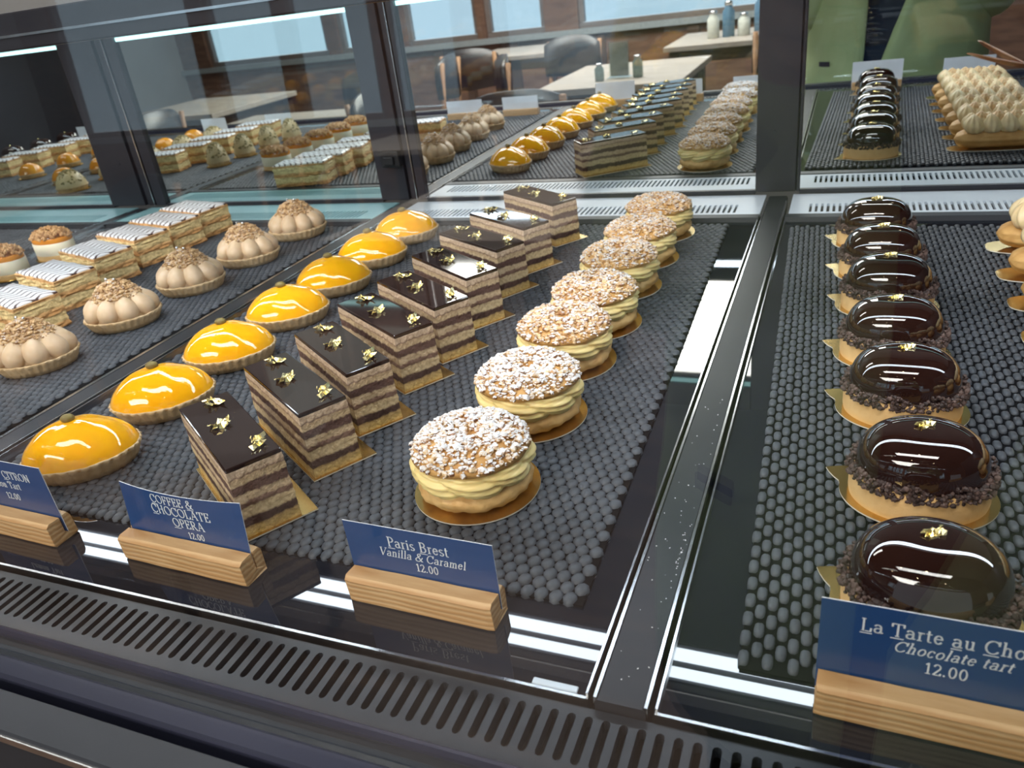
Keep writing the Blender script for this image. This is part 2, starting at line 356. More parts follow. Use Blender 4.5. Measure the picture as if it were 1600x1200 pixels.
for i in range(0, len(edges), 2): wf.box((edges[i], YF - .15, SILL - .05), (edges[i + 1], YF, 1.45))
struct('wall_front', wf, MT['brick'])
struct('trim_1', MB().box((XL, YF - .02, SILL - .10), (XR, YF + .06, SILL - .05)), M('window_sill_paint', (.36, .41, .43), rough=.5))
MT['pane'] = glass_mat('window_pane', (.78, .86, .90))
MT['win_frame'] = M('window_frame_paint', (.20, .17, .16), rough=.5)
for i, (a, b) in enumerate(WIN):
    w = MB(); t = .045
    for lo, hi in (((a, SILL - .05), (b, SILL - .05 + t)), ((a, 1.45 - t), (b, 1.45)), ((a, SILL), (a + t, 1.45)), ((b - t, SILL), (b, 1.45))):
        w.box((lo[0], YF - .10, lo[1]), (hi[0], YF - .04, hi[1]))
    wo = struct(f'window_{i + 1}', w, MT['win_frame'])
    MB().box((a + t, YF - .08, SILL), (b - t, YF - .07, 1.45 - t)).build('pane', MT['pane'], wo)

# panelling pilasters of the low wall behind the dining tables
for i, x in enumerate([-4.6, -3.7, -2.9, -2.05, -1.2, -.4, .5, 1.4]):
    struct(f'trim_{i + 2}', MB().box((x - .05, YF, FLOOR), (x + .05, YF + .04, SILL - .1)), MT['dark_wood'])
# shelf and pale panel on the wall behind the case
sh = tag(MB().box((-6.0, 1.42, .345), (-1.5, YB, .375)).build('wall_shelf', M('light_brown_shelf', (.42, .28, .18), rough=.6)), 'long light brown shelf on the wall above the far end of the case', 'shelf')
struct('trim_12', MB().box((-1.98, YB - .02, .375), (-1.2, YB, 1.6)), M('pale_teal_panel', (.55, .68, .68), rough=.5))

# recessed ceiling lamps
def downlight(x, y, label):
    r = empty('ceiling_lamp', (x, y, CEIL)); tag(r, label, 'lamp', 'recessed ceiling lamps')
    mb = MB(); mb.loft([[(rr * math.cos(t), rr * math.sin(t), z) for t in np.linspace(0, 2 * PI, 25)[:-1]] for rr, z in ((.055, 0), (.055, -.008), (.042, -.008), (.040, 0))], cap1=False)
    mb.build('trim_ring', MT['card_white'], r)
    MB().loft([[(.040 * math.cos(t), .040 * math.sin(t), z) for t in np.linspace(0, 2 * PI, 25)[:-1]] for z in (-.001, -.004)]).build('lamp_disc', MT['warm'], r)
MT['warm'] = emit('warm_lamp', (1.0, .78, .48), SPOT_POWER)
for i, (x, y) in enumerate([(-1.0, -.6), (.05, -.55), (.75, -.7), (-.5, -1.7), (.9, -1.9), (-2.2, -1.4)]):
    downlight(x, y, f'small warm recessed ceiling lamp, {["above the left end of the case", "right above the photographer", "above the right end of the case", "above the tables behind the photographer", "farthest right over the dining room", "farthest left over the dining room"][i]}')

# ------------------------------------------------------------------ the refrigerated display case
case = empty('display_case', (0, 0, 0)); tag(case, 'long dark refrigerated pastry display case with mirrored sliding doors and glass front', 'display case')
MODS = [(-2.354, -1.791), (-1.758, -1.195), (-1.162, -.599), (-.566, -.003), (.030, .590)]
DZ = -.004
CX0, CX1 = -2.395, .64
MB().box((CX0, -.10, FLOOR + .10), (CX1, .90, -.045)).box((CX0 + .04, -.04, FLOOR), (CX1 - .04, .86, FLOOR + .10)).build('cabinet_body', MT['black'], case)
for i, (a, b) in enumerate(MODS):
    dp = MB().box((a, .0, DZ - .012), (b, .782, DZ)).build('deck_panel', MT['deck'], case, bevel=.001)
    e = MB(); e.box((a, -.0016, DZ - .012), (b, .0, DZ + .0012)).box((a, 0, DZ - .01), (a + .0012, .775, DZ + .0035)).box((b - .0012, 0, DZ - .01), (b, .775, DZ + .0035))
    e.build('rim', MT['edge'], dp)
    MB().box((b - .030, .0005, DZ + .0002), (b - .006, .0045, DZ + .0016)).build('corner_clip', MT['vent'], dp, bevel=.0008)
    MB().extrude_x([(.777, DZ), (.782, .001), (.797, .001), (.799, DZ)], a, b).build('back_sill', MT['rail'], case)
for i, x in enumerate([-1.7745, -2.3745, -1.1785, -.5825, .0135]):
    r = MB(); w = .0125
    r.loft([[(x - w, y, -.02), (x - w, y, -.0015), (x - w + .0015, y, 0), (x + w - .0015, y, 0), (x + w, y, -.0015), (x + w, y, -.02)] for y in (-.003, .886)])
    ro = r.build('divider_rail', MT['rail'], case)
    ee = MB().box((x - w - .0008, -.002, -.006), (x - w + .0008, .86, .0006)).box((x + w - .0008, -.002, -.006), (x + w + .0008, .86, .0006))
    ee.build('bright_edge', MT['edge'], ro)

def slot_plate(x0, x1, y0, y1, s0, s1, pitch, w, z, th, xs0=None, xs1=None, rnd=True):
    """a sheet with a row of real slots cut through it"""
    mb = MB(); xs0 = x0 if xs0 is None else xs0; xs1 = x1 if xs1 is None else xs1
    n = int((xs1 - xs0) / pitch); xe = xs0 + n * pitch; q = 4 if rnd else 1
    if xs0 > x0: mb.box((x0, y0, z - th), (xs0, y1, z))
    if xe < x1: mb.box((xe, y0, z - th), (x1, y1, z))
    for i in range(n):
        a = xs0 + i * pitch; b = a + pitch; c = (a + b) / 2; h = w / 2
        inn = []
        if rnd:
            for k in range(q + 1): t = -PI * k / q; inn.append((c + h * math.cos(t), s0 + h + h * math.sin(t)))
            for k in range(q + 1): t = PI - PI * k / q; inn.append((c + h * math.cos(t), s1 - h + h * math.sin(t)))
            m = q + 1
            outr = [(b - (b - a) * k / q, y0) for k in range(q + 1)] + [(a + (b - a) * k / q, y1) for k in range(q + 1)]
        else:
            inn = [(c + h, s0), (c - h, s0), (c - h, s1), (c + h, s1)]; outr = [(b, y0), (a, y0), (a, y1), (b, y1)]
        L = len(inn); v = [(x, y, z) for x, y in outr] + [(x, y, z) for x, y in inn] + [(x, y, z - th) for x, y in inn]; f = []
        for k in range(L):
            j = (k + 1) % L
            f.append((k, k + L, j + L, j)); f.append((k + L, k + 2 * L, j + 2 * L, j + L))
        mb.add(v, f)
    return mb
g = slot_plate(CX0, CX1, -.044, -.004, -.0355, -.0085, .0086, .0043, -.006, .007)
gr = g.build('front_grille', MT['grille'], case)
MB().box((CX0, -.044, -.045), (CX1, -.004, -.035)).build('air_duct', MT['black'], gr)
MB().extrude_x([(-.0482, -.02), (-.0482, -.006), (-.0470, -.0035), (-.0455, -.0030), (-.0440, -.0045), (-.0440, -.02)], CX0, CX1).build('front_lip', MT['ledge'], gr)
MB().extrude_x([(-.0620, -.03), (-.0620, -.0095), (-.0482, -.0085), (-.0482, -.03)], CX0, CX1).build('dusty_channel', MT['rail'], case)
MB().extrude_x([(-.0600, -.012), (-.0600, -.0075), (-.0575, -.0065), (-.0560, -.0075), (-.0560, -.012)], CX0, CX1).build('groove_trim', MT['grille'], case)
MB().extrude_x([(-.0755, -.03), (-.0755, -.004), (-.0740, -.0015), (-.0650, -.0005), (-.0625, -.0030), (-.0625, -.03)], CX0, CX1).build('inner_ledge', MT['ledge'], case, smooth=False)
MB().extrude_x([(-.1040, -.30), (-.1040, -.0025), (-.1030, -.0005), (-.0835, -.0005), (-.0825, -.0020), (-.0825, -.045), (-.1005, -.045), (-.1005, -.30)], CX0, CX1).build('outer_ledge', MT['rail'], case)
MB().box((CX0, -.1052, -.0080), (CX1, -.1040, -.0030)).build('ledge_trim', MT['edge'], case)
# front glass, leaning back a little
GT = math.tan(math.radians(2.0))
gl = MB().loft([[(CX0 + .02, -.081, -.03), (CX1 - .02, -.081, -.03), (CX1 - .02, -.076, -.03), (CX0 + .02, -.076, -.03)], [(CX0 + .02, -.081 + .46 * GT, .43), (CX1 - .02, -.081 + .46 * GT, .43), (CX1 - .02, -.076 + .46 * GT, .43), (CX0 + .02, -.076 + .46 * GT, .43)]])
gl.build('front_glass', MT['glass'], case)
# back air vents (pale slotted sheets)
for i, (a, b) in enumerate(MODS):
    x0, x1 = a + .003, b + .0; xs0, xs1 = x0 + .022, x1 - .026
    v = slot_plate(x0, x1, .799, .8935, .808, .846, .00715, .0034, .0, .004, xs0, xs1, False)
    vo = v.build('back_vent', MT['vent_teal_cast' if i < 3 else 'vent'], case)
    MB().box((x0, .80, -.04), (x1, .89, -.03)).build('vent_duct', MT['black'], vo)
# mirrored doors: mullions, panes, rails
MULL = [(-2.45, -2.34), (-1.846, -1.735), (-1.262, -1.120), (-.632, -.546), (-.0185, .0405), (.585, .66)]
for i, (a, b) in enumerate(MULL):
    w = MB(); ww = b - a
    if i == 4:
        w.box((a, .893, .004), (b - .0055, .93, .345)); w.box((b - .004, .893, .004), (b, .93, .345)); w.box((b - .008, .90, .004), (b - .001, .93, .345))
    else: w.box((a, .893, .004), (a + ww * .62, .93, .345)); w.box((a + ww * .66, .896, .004), (a + ww * .80, .93, .345)); w.box((a + ww * .83, .893, .004), (b, .93, .345)); w.box((a + ww * .6, .901, .004), (a + ww * .85, .93, .345))
    mo = w.build('door_post', MT['frame'], case, bevel=.0012)
    if i in (2, 3):
        MB().box((a + ww * .80, .8915, .004), (a + ww * .815, .897, .31)).build('thin_bright_seal', MT['edge'], mo)
    sc_ = MB(); sc_.loft([[(a + ww * .4 + .0026 * math.cos(t), y, .086 + .0026 * math.sin(t)) for t in np.linspace(0, 2 * PI, 13)[:-1]] for y in (.8935, .8918)])
    sc_.build('screw_head', MT['rail'], mo)
for i in range(5):
    a, b = MULL[i][1], MULL[i + 1][0]
    d = MB().box((a, .9, .003), (b, .906, .305)).build('mirror_door', MT['mirror_green' if i < 3 else 'mirror'], case)
    MB().box((a, .8965, .000), (b, .91, .0062)).build('bottom_gasket', MT['frame'], d)
    MB().box((a, .893, .3042), (b, .93, .345)).build('top_rail', MT['frame'], d)
    lb = MB().box((a + .001, .8985, .2975), (b - .001, .8999, .3040)).build('light_strip', MT['led_back'], d)
# latch on the post between the left and the middle door
lt = MB(); lt.box((-.612, .880, .062), (-.578, .893, .088)); lt.box((-.604, .874, .066), (-.586, .881, .080))
lo = lt.build('door_latch', MT['black'], case, bevel=.002)
# front light rail: housing on brackets, two tubes under it
hs = MB().extrude_x([(.288, .3078), (.2915, .3078), (.2915, .3125), (.3365, .3125), (.3365, .3078), (.340, .3078), (.340, .338), (.288, .338)][::-1], CX0, CX1).build('light_housing', MT['frame'], case, bevel=.0015)
MB().box((CX0, .2868, .3185), (CX1, .2885, .3205)).build('chrome_line', MT['edge'], hs)
for i, (a, b) in enumerate([(-2.35, -1.78), (-1.76, -1.185), (-1.172, -.592), (-.573, .60)]):
    MB().box((a, .297, .3085), (b, .308, .3122)).build('light_tube', MT['led'], hs)
    MB().box((a, .319, .3085), (b, .333, .3122)).build('light_tube', MT['led'], hs)
for x in (CX0 + .01, CX1 - .01):
    MB().box((x - .008, .30, .316), (x + .008, .90, .334)).build('light_bracket', MT['frame'], case)
for x, s in ((CX0, -1), (CX1, 1)):
    MB().box((x - .006, -.06, -.05), (x + .006, .93, .345)).build('end_panel', MT['frame'], case)

# ------------------------------------------------------------------ woven rubber mats
def rubber_mat(label, x0, x1, y0, y1, px, py, bw, bl, skew, gap=False, seed=1, curl=0):
    nx = int((x1 - x0) / px); ny = int((y1 - y0) / py)
    seg = 10 if gap else 8
    prof = [(1, -.0032), (.97, -.0012), (.72, -.0002)] if gap else [(1, -.0034), (.93, -.0016), (.62, -.0004)]
    base = []
    for r_, z in prof:
        for k in range(seg):
            t = 2 * PI * k / seg; c, s_ = math.cos(t), math.sin(t)
            e = .72 if gap else 1
            base.append((math.copysign(abs(c) ** e, c) * bw / 2 * r_, math.copysign(abs(s_) ** e, s_) * bl / 2 * r_, z))
    base.append((0, 0, 0.0)); base = np.array(base); nb = len(base)
    fq = []
    for k in range(2):
        for i in range(seg): fq.append((k * seg + i, k * seg + (i + 1) % seg, (k + 1) * seg + (i + 1) % seg, (k + 1) * seg + i))
    ft = [(2 * seg + i, 2 * seg + (i + 1) % seg, 3 * seg) for i in range(seg)]
    pts = []
    rnd = random.Random(seed)
    for j in range(ny):
        for i in range(nx):
            if gap: x, y = x0 + (i + .5) * px, y0 + (j + .5 + .5 * (i % 2)) * py
            else: x, y = x0 + (i + .5 + .5 * (j % 2)) * px, y0 + (j + .5) * py
            pts.append((x + skew * y + rnd.uniform(-.0003, .0003), y + rnd.uniform(-.0003, .0003), rnd.uniform(-.0006, 0)))
    pts = np.array(pts); V = (pts[:, None, :] + base[None]).reshape(-1, 3)
    mb = MB(); mb.v = [tuple(p) for p in V]
    fa = np.array(fq); fb = np.array(ft); offs = np.arange(len(pts)) * nb
    mb.f = [tuple(q) for q in (fa[None] + offs[:, None, None]).reshape(-1, 4)] + [tuple(q) for q in (fb[None] + offs[:, None, None]).reshape(-1, 3)]
    mb.f = [tuple(int(i) for i in q) for q in mb.f]; mb.m = [0] * len(mb.f)
    sy = 24; e0 = px * .2
    for k in range(sy):
        ya, yb = y0 + (y1 - y0) * k / sy, y0 + (y1 - y0) * (k + 1) / sy
        mb.add([(x0 + e0 + skew * ya, ya, -.0024), (x1 + skew * ya, ya, -.0024), (x1 + skew * yb, yb, -.0024), (x0 + e0 + skew * yb, yb, -.0024)], [(0, 1, 2, 3)], 1)
    mb.add([(x0 + e0 + skew * y0, y0, -.0024), (x1 + skew * y0, y0, -.0024), (x1 + skew * y0, y0, -.004), (x0 + e0 + skew * y0, y0, -.004)], [(0, 3, 2, 1)], 1)
    o = mb.build('rubber_mat', [MT['mat'], MT['mat_sheet']], smooth=True)
    tag(o, label, 'mat'); return o
rubber_mat('black bumpy rubber mat under the lemon tarts, layered slices and cream rings', -.548, -.022, .058, .768, .0087, .0082, .0092, .0112, -.020, seed=2)
rubber_mat('black rubber mat with open gaps under the glossy chocolate tarts', .064, .545, .036, .752,   .0058, .0137, .0056, .0104, -.034, gap=True, seed=3)
rubber_mat('black rubber mat under the praline tartlets and iced pastry slices', -1.145, -.607, .05, .764, .0087, .0082, .0092, .0112, .004, seed=4)
rubber_mat('black rubber mat in the farthest left bay, seen in the mirror', -1.74, -1.21, .05, .764, .0100, .0096, .0106, .0130, 0, seed=5)

sp = MB(); rnd0 = random.Random(77)
for k in range(70):
    t_ = rnd0.random(); cl_ = rnd0.random() < .45
    if cl_: p_ = (.0215 + rnd0.gauss(0, .0012), .115 + rnd0.gauss(0, .022), .0004)
    else: p_ = (.0135 + rnd0.uniform(-.010, .010), rnd0.uniform(.01, .30), .0004)
    crumb(sp, p_, rnd0.uniform(.00025, .00055), rnd0)
tag(sp.build('sugar_specks', M('white_sugar', (.8, .8, .82), rough=.6)), 'tiny white sugar specks scattered on the dark dividing rail', 'crumbs', kind='stuff')
# ------------------------------------------------------------------ pastries
ORD = ['nearest the front glass', 'second from the front glass', 'third from the front glass', 'fourth from the front glass', 'fifth from the front glass', 'sixth from the front glass', 'seventh from the front glass', 'eighth from the front glass', 'ninth and last from the front glass']
def place_row(root, spots, text, last):
    """the first spot takes the original, the others take copies; every one gets a label of its own"""
    n = len(spots)
    for i, (x, y, rz) in enumerate(spots):
        lab = text.format(ORD[i] if i < n - 1 or n == 9 else last)
        if i == 0: root.location = (x, y, 0); root.rotation_euler = (0, 0, rz); root['label'] = lab
        else: dup(root, (x, y, 0), rz, lab)
def fluted_shell(a, b, p, h, n=120, flutes=34, seed=1):
    fn = oval(a, b, p); mb = MB(); rings = []
    def rg(s, z, fl):
        r = []
        for i in range(n):
            t = 2 * PI * i / n; x, y = fn(t); k = s * (1 + fl * math.cos(flutes * t))
            r.append((x * k, y * k, z + nz((x + seed, y, z), 160) * .0006))
        return r
    rings = [rg(.84, 0, .016), rg(.90, h * .4, .026), rg(.96, h * .8, .028), rg(1.0, h, .024), rg(.985, h + .0012, .010), rg(.93, h + .0006, .004), rg(.91, h - .004, 0)]
    return mb.loft(rings)
def glaze_dome(a, b, p, z0, z1, q=2.2, n=72, m=16, wob=.0004, over=0.0, seed=0):
    fn = oval(a, b, p); rings = []
    for k in range(m + 1):
        u = k / m; s = math.cos(u * PI / 2); s = max(s, .015)
        zz = z0 + (z1 - z0) * (1 - s ** q) ** (.62 if q < 2.6 else 1 / 1.6)
        rings.append([(fn(2 * PI * i / n)[0] * s, fn(2 * PI * i / n)[1] * s, zz + wob * nz((fn(2 * PI * i / n)[0] * s + seed, fn(2 * PI * i / n)[1] * s, 0), 70)) for i in range(n)])
    return MB().loft(rings)

# lemon tarts
def make_lemon():
    r = empty('lemon_tart'); tag(r, 'x', 'tart', 'lemon tarts in a row')
    fluted_shell(.047, .0362, 1.06, .014).build('pastry_shell', MT['shell'], r, smooth=True)
    glaze_dome(.0460, .0352, 1.06, .0130, .0415, 2.0, wob=.0009).build('lemon_glaze', MT['lemon'], r, smooth=True)
    s = MB(); blob(s, (0, 0, .0435), (.0058, .0042, .0036), f=lambda p: (p[0] + .0006 * nz(p, 400), p[1], p[2] + .0006 * nz(p, 300)))
    o = s.build('pistachio', MT['seed'], r, smooth=True); o.location = (-.001, .001, 0)
    return r
lem = make_lemon()
A30 = math.radians(31)
place_row(lem, [(-.4655, .112, A30), (-.4680, .2065, A30 + .05), (-.4715, .304, A30 - .03), (-.4722, .405, A30 + .02), (-.4738, .502, A30), (-.4755, .598, A30 - .05), (-.4765, .695, A30 + .04)],
          'shiny yellow lemon tart with a pistachio on top, {}', 'last before the door post')

# opera slices
def make_opera():
    r = empty('opera_slice'); tag(r, 'x', 'cake', 'layered coffee and chocolate slices')
    L, W = .117, .0375
    b = MB(); t = .0009
    pr = [(-L / 2 - .002, -W / 2 - .003), (L / 2 + .004, -W / 2 - .003), (L / 2 + .004, W / 2 + .012), (-L / 2 - .002, W / 2 + .012)]
    cake_card(pr, r)
    mb = MB(); nx, nz_ = 34, 16; rings = []
    peri = []
    for k in range(nx): peri.append((-L / 2 + L * k / nx, -W / 2))
    for k in range(12): peri.append((L / 2, -W / 2 + W * k / 12))
    for k in range(nx): peri.append((L / 2 - L * k / nx, W / 2))
    for k in range(12): peri.append((-L / 2, W / 2 - W * k / 12))
    for j in range(nz_ + 1):
        z = t + (.0520 - t) * j / nz_; s = 1 + .018 * (1 - j / nz_); rg = []
        for x, y in peri:
            d = .0008 * nz((x * 1.0, y * 1.0, z * 2.2), 130) + .0005 * nz((x, y, z), 420)
            rg.append((x * s + math.copysign(d, x) * (abs(x) > L / 2 - .001), y * (1 + .03 * (1 - j / nz_)) + math.copysign(d, y) * (abs(y) > W / 2 - .001), z))
        rings.append(rg)
    mb.loft(rings); mb.build('layered_sponge', MT['opera'], r, smooth=False)
    g = MB().box((-L / 2 - .0003, -W / 2 - .0003, .0518), (L / 2 + .0003, W / 2 + .0003, .0552)); g.build('chocolate_glaze', MT['ganache'], r, bevel=.0009)
    return r
op = make_opera()
for sgn, sd in ((0, 11), (1, 12), (2, 13)):
    flake('gold_leaf', .0170, sd, op, ((-.044, .004, .0553), (-.004, -.002, .0553), (.042, .009, .0553))[sgn], rz=sgn * 1.3 + .3)
AO = math.radians(-33.3)
def opspot(cx, cy, rz): # from the right-hand front corner of the top
    e1 = Vector((math.cos(rz), math.sin(rz))); e2 = Vector((-e1.y, e1.x)); c = Vector((cx, cy)) - e1 * .0585 - e2 * .01875
    return (c.x, c.y, rz)
place_row(op, [opspot(-.2385, .0925, AO), opspot(-.2335, .1655, AO + .02), opspot(-.2315, .2275, AO - .02), opspot(-.2295, .3005, AO + .01), opspot(-.2215, .3615, AO), opspot(-.2230, .4370, AO - .02), opspot(-.2265, .5230, AO + .03), opspot(-.2235, .6000, AO), opspot(-.2200, .6980, AO - .05)],
          'layered coffee slice with gold leaf on dark glaze, {}', '')

# choux rings with cream (paris-brest)
def make_ring(mat_nuts, seed, grp):
    rnd = random.Random(seed)
    r = empty('cream_filled_choux_ring'); tag(r, 'x', 'pastry', grp)
    cake_card(circle(.0445), r)
    n = 192
    def torus(R, rr, zc, hz, fn, m=22):
        rings = []
        for k in range(m):
            ph = 2 * PI * k / m; rg = []
            for i in range(n):
                t = 2 * PI * i / n; d = fn(t, ph)
                rad = R + (rr + d) * math.cos(ph); rg.append((rad * math.cos(t), rad * math.sin(t), zc + (hz + d * .8) * math.sin(ph)))
            rings.append(rg)
        mb = MB(); v = [p for q in rings for p in q]; f = []
        for k in range(m):
            for i in range(n):
                j = (i + 1) % n; k2 = (k + 1) % m
                f.append((k * n + i, k * n + j, k2 * n + j, k2 * n + i))
        return mb.add(v, f)
    def swirl(t, ph):
        a = (8 * t / (2 * PI) + .55 * math.sin(ph)) % 1.0
        return .0036 * (math.sin(PI * a) ** .6) - .0010 + .0013 * math.cos(15 * ph + 6 * a + 1.5 * math.sin(PI * a))
    torus(.0225, .0180, .0105, .0100, lambda t, ph: 0.0004 * math.sin(22 * t + 3.5 * math.sin(ph)) + .0014 * nz((math.cos(t) * 2, math.sin(t) * 2, ph), 1.5) + .0005 * math.cos(4 * ph + 5 * t)).build('choux_base', MT['choux_light'], r, smooth=True)
    torus(.0222, .0182, .0250, .0122, swirl, 64).build('vanilla_cream', MT['vanilla'], r, smooth=True)
    LZ = .0345; lid = MB(); rings = []
    for k in range(15):
        u = k / 14; rad = .040 * (1 - u) + .0015
        zz = LZ + .0112 * (math.sin(min(1, (1 - rad / .0415) * 2.1) * PI / 2) ** .8) - (.0065 * math.exp(-(rad / .0075) ** 2))
        rings.append([(rad * math.cos(2 * PI * i / 60) * (1 + .03 * nz((math.cos(2 * PI * i / 60) * 2 + seed, math.sin(2 * PI * i / 60) * 2, 0), 1.5)), rad * math.sin(2 * PI * i / 60), zz + .0008 * nz((rad * math.cos(2 * PI * i / 60), rad * math.sin(2 * PI * i / 60), seed), 90)) for i in range(60)])
    def lidz(rad): return LZ + .0112 * (math.sin(min(1, (1 - rad / .0415) * 2.1) * PI / 2) ** .8) - (.0065 * math.exp(-(rad / .0075) ** 2))
    lid.loft(rings).build('choux_lid', MT['choux'], r, smooth=True)
    c = MB()
    for k in range(1500):
        rad = .0412 * math.sqrt(rnd.random()); t = rnd.uniform(0, 2 * PI)
        if rad < .006 and rnd.random() < .6: continue
        edge = max(0, rad - .037) / .004
        crumb(c, (rad * math.cos(t), rad * math.sin(t), lidz(min(rad, .0395)) + rnd.uniform(.0004, .0020) - .003 * edge * rnd.random()), rnd.choice((.0010, .0013, .0016, .0020, .0027)) * rnd.uniform(.8, 1.15), rnd)
    o = c.build('sugared_nut_crumble', mat_nuts, r); o['kind'] = 'stuff'
    return r
PB = [(-.1275, .150), (-.1235, .2515), (-.1250, .3490), (-.1215, .4340), (-.1220, .5320), (-.1205, .6230), (-.1185, .7200)]
ra = make_ring(MT['nuts'], 5, 'cream filled choux rings in a row'); rb = make_ring(MT['nuts_less'], 9, 'cream filled choux rings in a row')
RTXT = 'cream filled choux ring under {} nut crumble, {}'
for i, (x, y) in enumerate(PB):
    src, first = (ra, i == 0) if i < 2 else (rb, i == 2)
    lab = RTXT.format('thickly sugared' if i < 2 else 'lightly sugared', ORD[i] if i < 6 else 'last before the back vent')
    if first: src.location = (x, y, 0); src['label'] = lab; src.rotation_euler = (0, 0, i * .9)
    else: dup(src, (x, y, 0), [0, 2.1, 0, 3.3, 1.2, 4.9, 2.6][i], lab)

# glossy chocolate tarts
def make_choc():
    rnd = random.Random(3)
    r = empty('chocolate_tart'); tag(r, 'x', 'tart', 'glossy chocolate tarts in a row')
    fo = oval(.0445, .0375); pts = []
    for i in range(72):
        t = 2 * PI * i / 72; x, y = fo(t)
        dlt = (t - math.radians(155) + PI) % (2 * PI) - PI
        k = 1 + .30 * max(0, 1 - abs(dlt) / .28)
        pts.append((x * k, y * k))
    cake_card(pts, r)
    f1 = oval(.0395, .0335)
    def rg(s, z): return [(f1(2 * PI * i / 80)[0] * s, f1(2 * PI * i / 80)[1] * s, z + .0002 * nz((i * .7, z, 0), 1)) for i in range(80)]
    MB().loft([rg(.985, .0009), rg(1, .004), rg(1.0, .0195), rg(.985, .0205), rg(.93, .0205)]).build('biscuit_shell', MT['biscuit'], r, smooth=True, auto=True)
    f2 = oval(.0368, .0312, .95); rings = []
    for k in range(22):
        u = k / 21 * PI / 2; s = max(math.cos(u) ** .62, .012); z = .0195 + .0290 * math.sin(u) ** .80
        rings.append([(f2(2 * PI * i / 96)[0] * s, f2(2 * PI * i / 96)[1] * s, z) for i in range(96)])
    MB().loft(rings).build('chocolate_glaze_dome', MT['choc_glaze'], r, smooth=True)
    c = MB()
    for k in range(1000):
        t = rnd.uniform(0, 2 * PI); u = rnd.random() ** 1.5; s = rnd.uniform(.98, 1.13 - .05 * u)
        x, y = f2(t)
        crumb(c, (x * s, y * s, .0170 + .0100 * u * (.75 + .5 * nz((x, y, 0), 60))), rnd.uniform(.0009, .0021), rnd, 1)
    o = c.build('chocolate_crumbs', MT['choc_crumb'], r); o['kind'] = 'stuff'
    flake('gold_leaf', .0125, 21, r, (0, .003, .0482), .5)
    return r
ch = make_choc()
CH = [(.148, .094), (.1505, .198), (.1455, .3045), (.1415, .397), (.1405, .500), (.1370, .589), (.1325, .688)]
place_row(ch, [(x, y, (-.03, .02, 0, .04, -.02, .03, 0)[i]) for i, (x, y) in enumerate(CH)], 'glossy dark chocolate dome tart with gold leaf and crumb collar, {}', 'last before the back vent')

# praline tartlets
def make_praline():
    rnd = random.Random(8)
    r = empty('praline_tartlet'); tag(r, 'x', 'tart', 'piped praline tartlets in a row')
    fluted_shell(.0445, .0370, 1.0, .0135, seed=4).build('pastry_shell', MT['shell'], r, smooth=True)
    MB().loft([[(s * .044 * math.cos(2 * PI * i / 30), s * .036 * math.sin(2 * PI * i / 30), z) for i in range(30)] for s, z in ((.86, .008), (.80, .020), (.64, .034), (.50, .0435), (.32, .0490), (.02, .0515))]).build('cream_core', MT['praline'], r, smooth=True)
    for k in range(9):
        t = 2 * PI * (k + .3) / 9; x, y = .0325 * math.cos(t), .0262 * math.sin(t)
        m = MB(); rings = []
        for j in range(11):
            u = j / 10; rad = .0128 * max(math.sin(PI * min(1, (u * .88 + .12))) ** .62, .05); z = .010 + .030 * u; off = -.30 * u * u
            rings.append([(x * (1 + off) + rad * math.cos(2 * PI * i / 14), y * (1 + off) + rad * math.sin(2 * PI * i / 14), z) for i in range(14)])
        m.loft(rings).build('cream_bulb', MT['praline'], r, smooth=True)
    c = MB()
    for k in range(760):
        t = rnd.uniform(0, 2 * PI); s = math.sqrt(rnd.random()); z = .0345 + .0190 * (1 - s ** 2.2) + rnd.uniform(-.0015, .0015)
        crumb(c, (.0290 * s * math.cos(t), .0235 * s * math.sin(t), z), rnd.uniform(.0014, .0028), rnd)
    o = c.build('praline_crumble', MT['praline_crumb'], r); o['kind'] = 'stuff'
    for x, y in ((.004, -.003), (-.006, .004)):
        m = MB(); blob(m, (x, y, .0560), (.0018, .0018, .0018)); m.build('silver_pearl', MT['silver'], r, smooth=True)
    return r
pr = make_praline()
place_row(pr, [(-.7035, .262, A30), (-.6945, .377, A30 + .1), (-.6905, .490, A30), (-.6805, .597, A30 - .1), (-.6795, .716, A30 + .05)], 'beige piped praline tartlet with nut crumble, {}', 'last before the teal-tinged back vent')

# iced pastry slices
def make_mille():
    r = empty('iced_pastry_slice'); tag(r, 'x', 'pastry', 'feather iced custard slices in a row')
    L, W, H = .108, .054, .0405; mb = MB(); rings = []; peri = []
    for k in range(36): peri.append((-L / 2 + L * k / 36, -W / 2))
    for k in range(18): peri.append((L / 2, -W / 2 + W * k / 18))
    for k in range(36): peri.append((L / 2 - L * k / 36, W / 2))
    for k in range(18): peri.append((-L / 2, W / 2 - W * k / 18))
    for j in range(19):
        z = H * j / 18; u = j / 18; rg = []
        flaky = u < .16 or .40 < u < .56 or u > .82
        for x, y in peri:
            d = (.0030 if flaky else .0014) * nz((x, y, z * 3.5), 75) + (.0012 if flaky else -.0008)
            rg.append((x + math.copysign(d, x) * (abs(x) > L / 2 - .001), y + math.copysign(d, y) * (abs(y) > W / 2 - .001), z))
        rings.append(rg)
    mb.loft(rings).build('pastry_and_custard', MT['mille'], r)
    ic = MB(); rings = []
    for s, z in ((.985, H - .001), (1.0, H + .0012), (.985, H + .0026), (.90, H + .0032), (.3, H + .0033)):
        rings.append([(x * s + .0022 * nz((x, y, 5), 50) * (s > .95), y * s + .0022 * nz((x, y, 9), 50) * (s > .95), z - (.0012 * abs(nz((x, y, 2), 60)) if s > .95 else 0)) for x, y in peri])
    ic.loft(rings).build('feathered_icing', MT['icing'], r, smooth=True)
    return r
mi = make_mille()
AM = math.radians(-14)
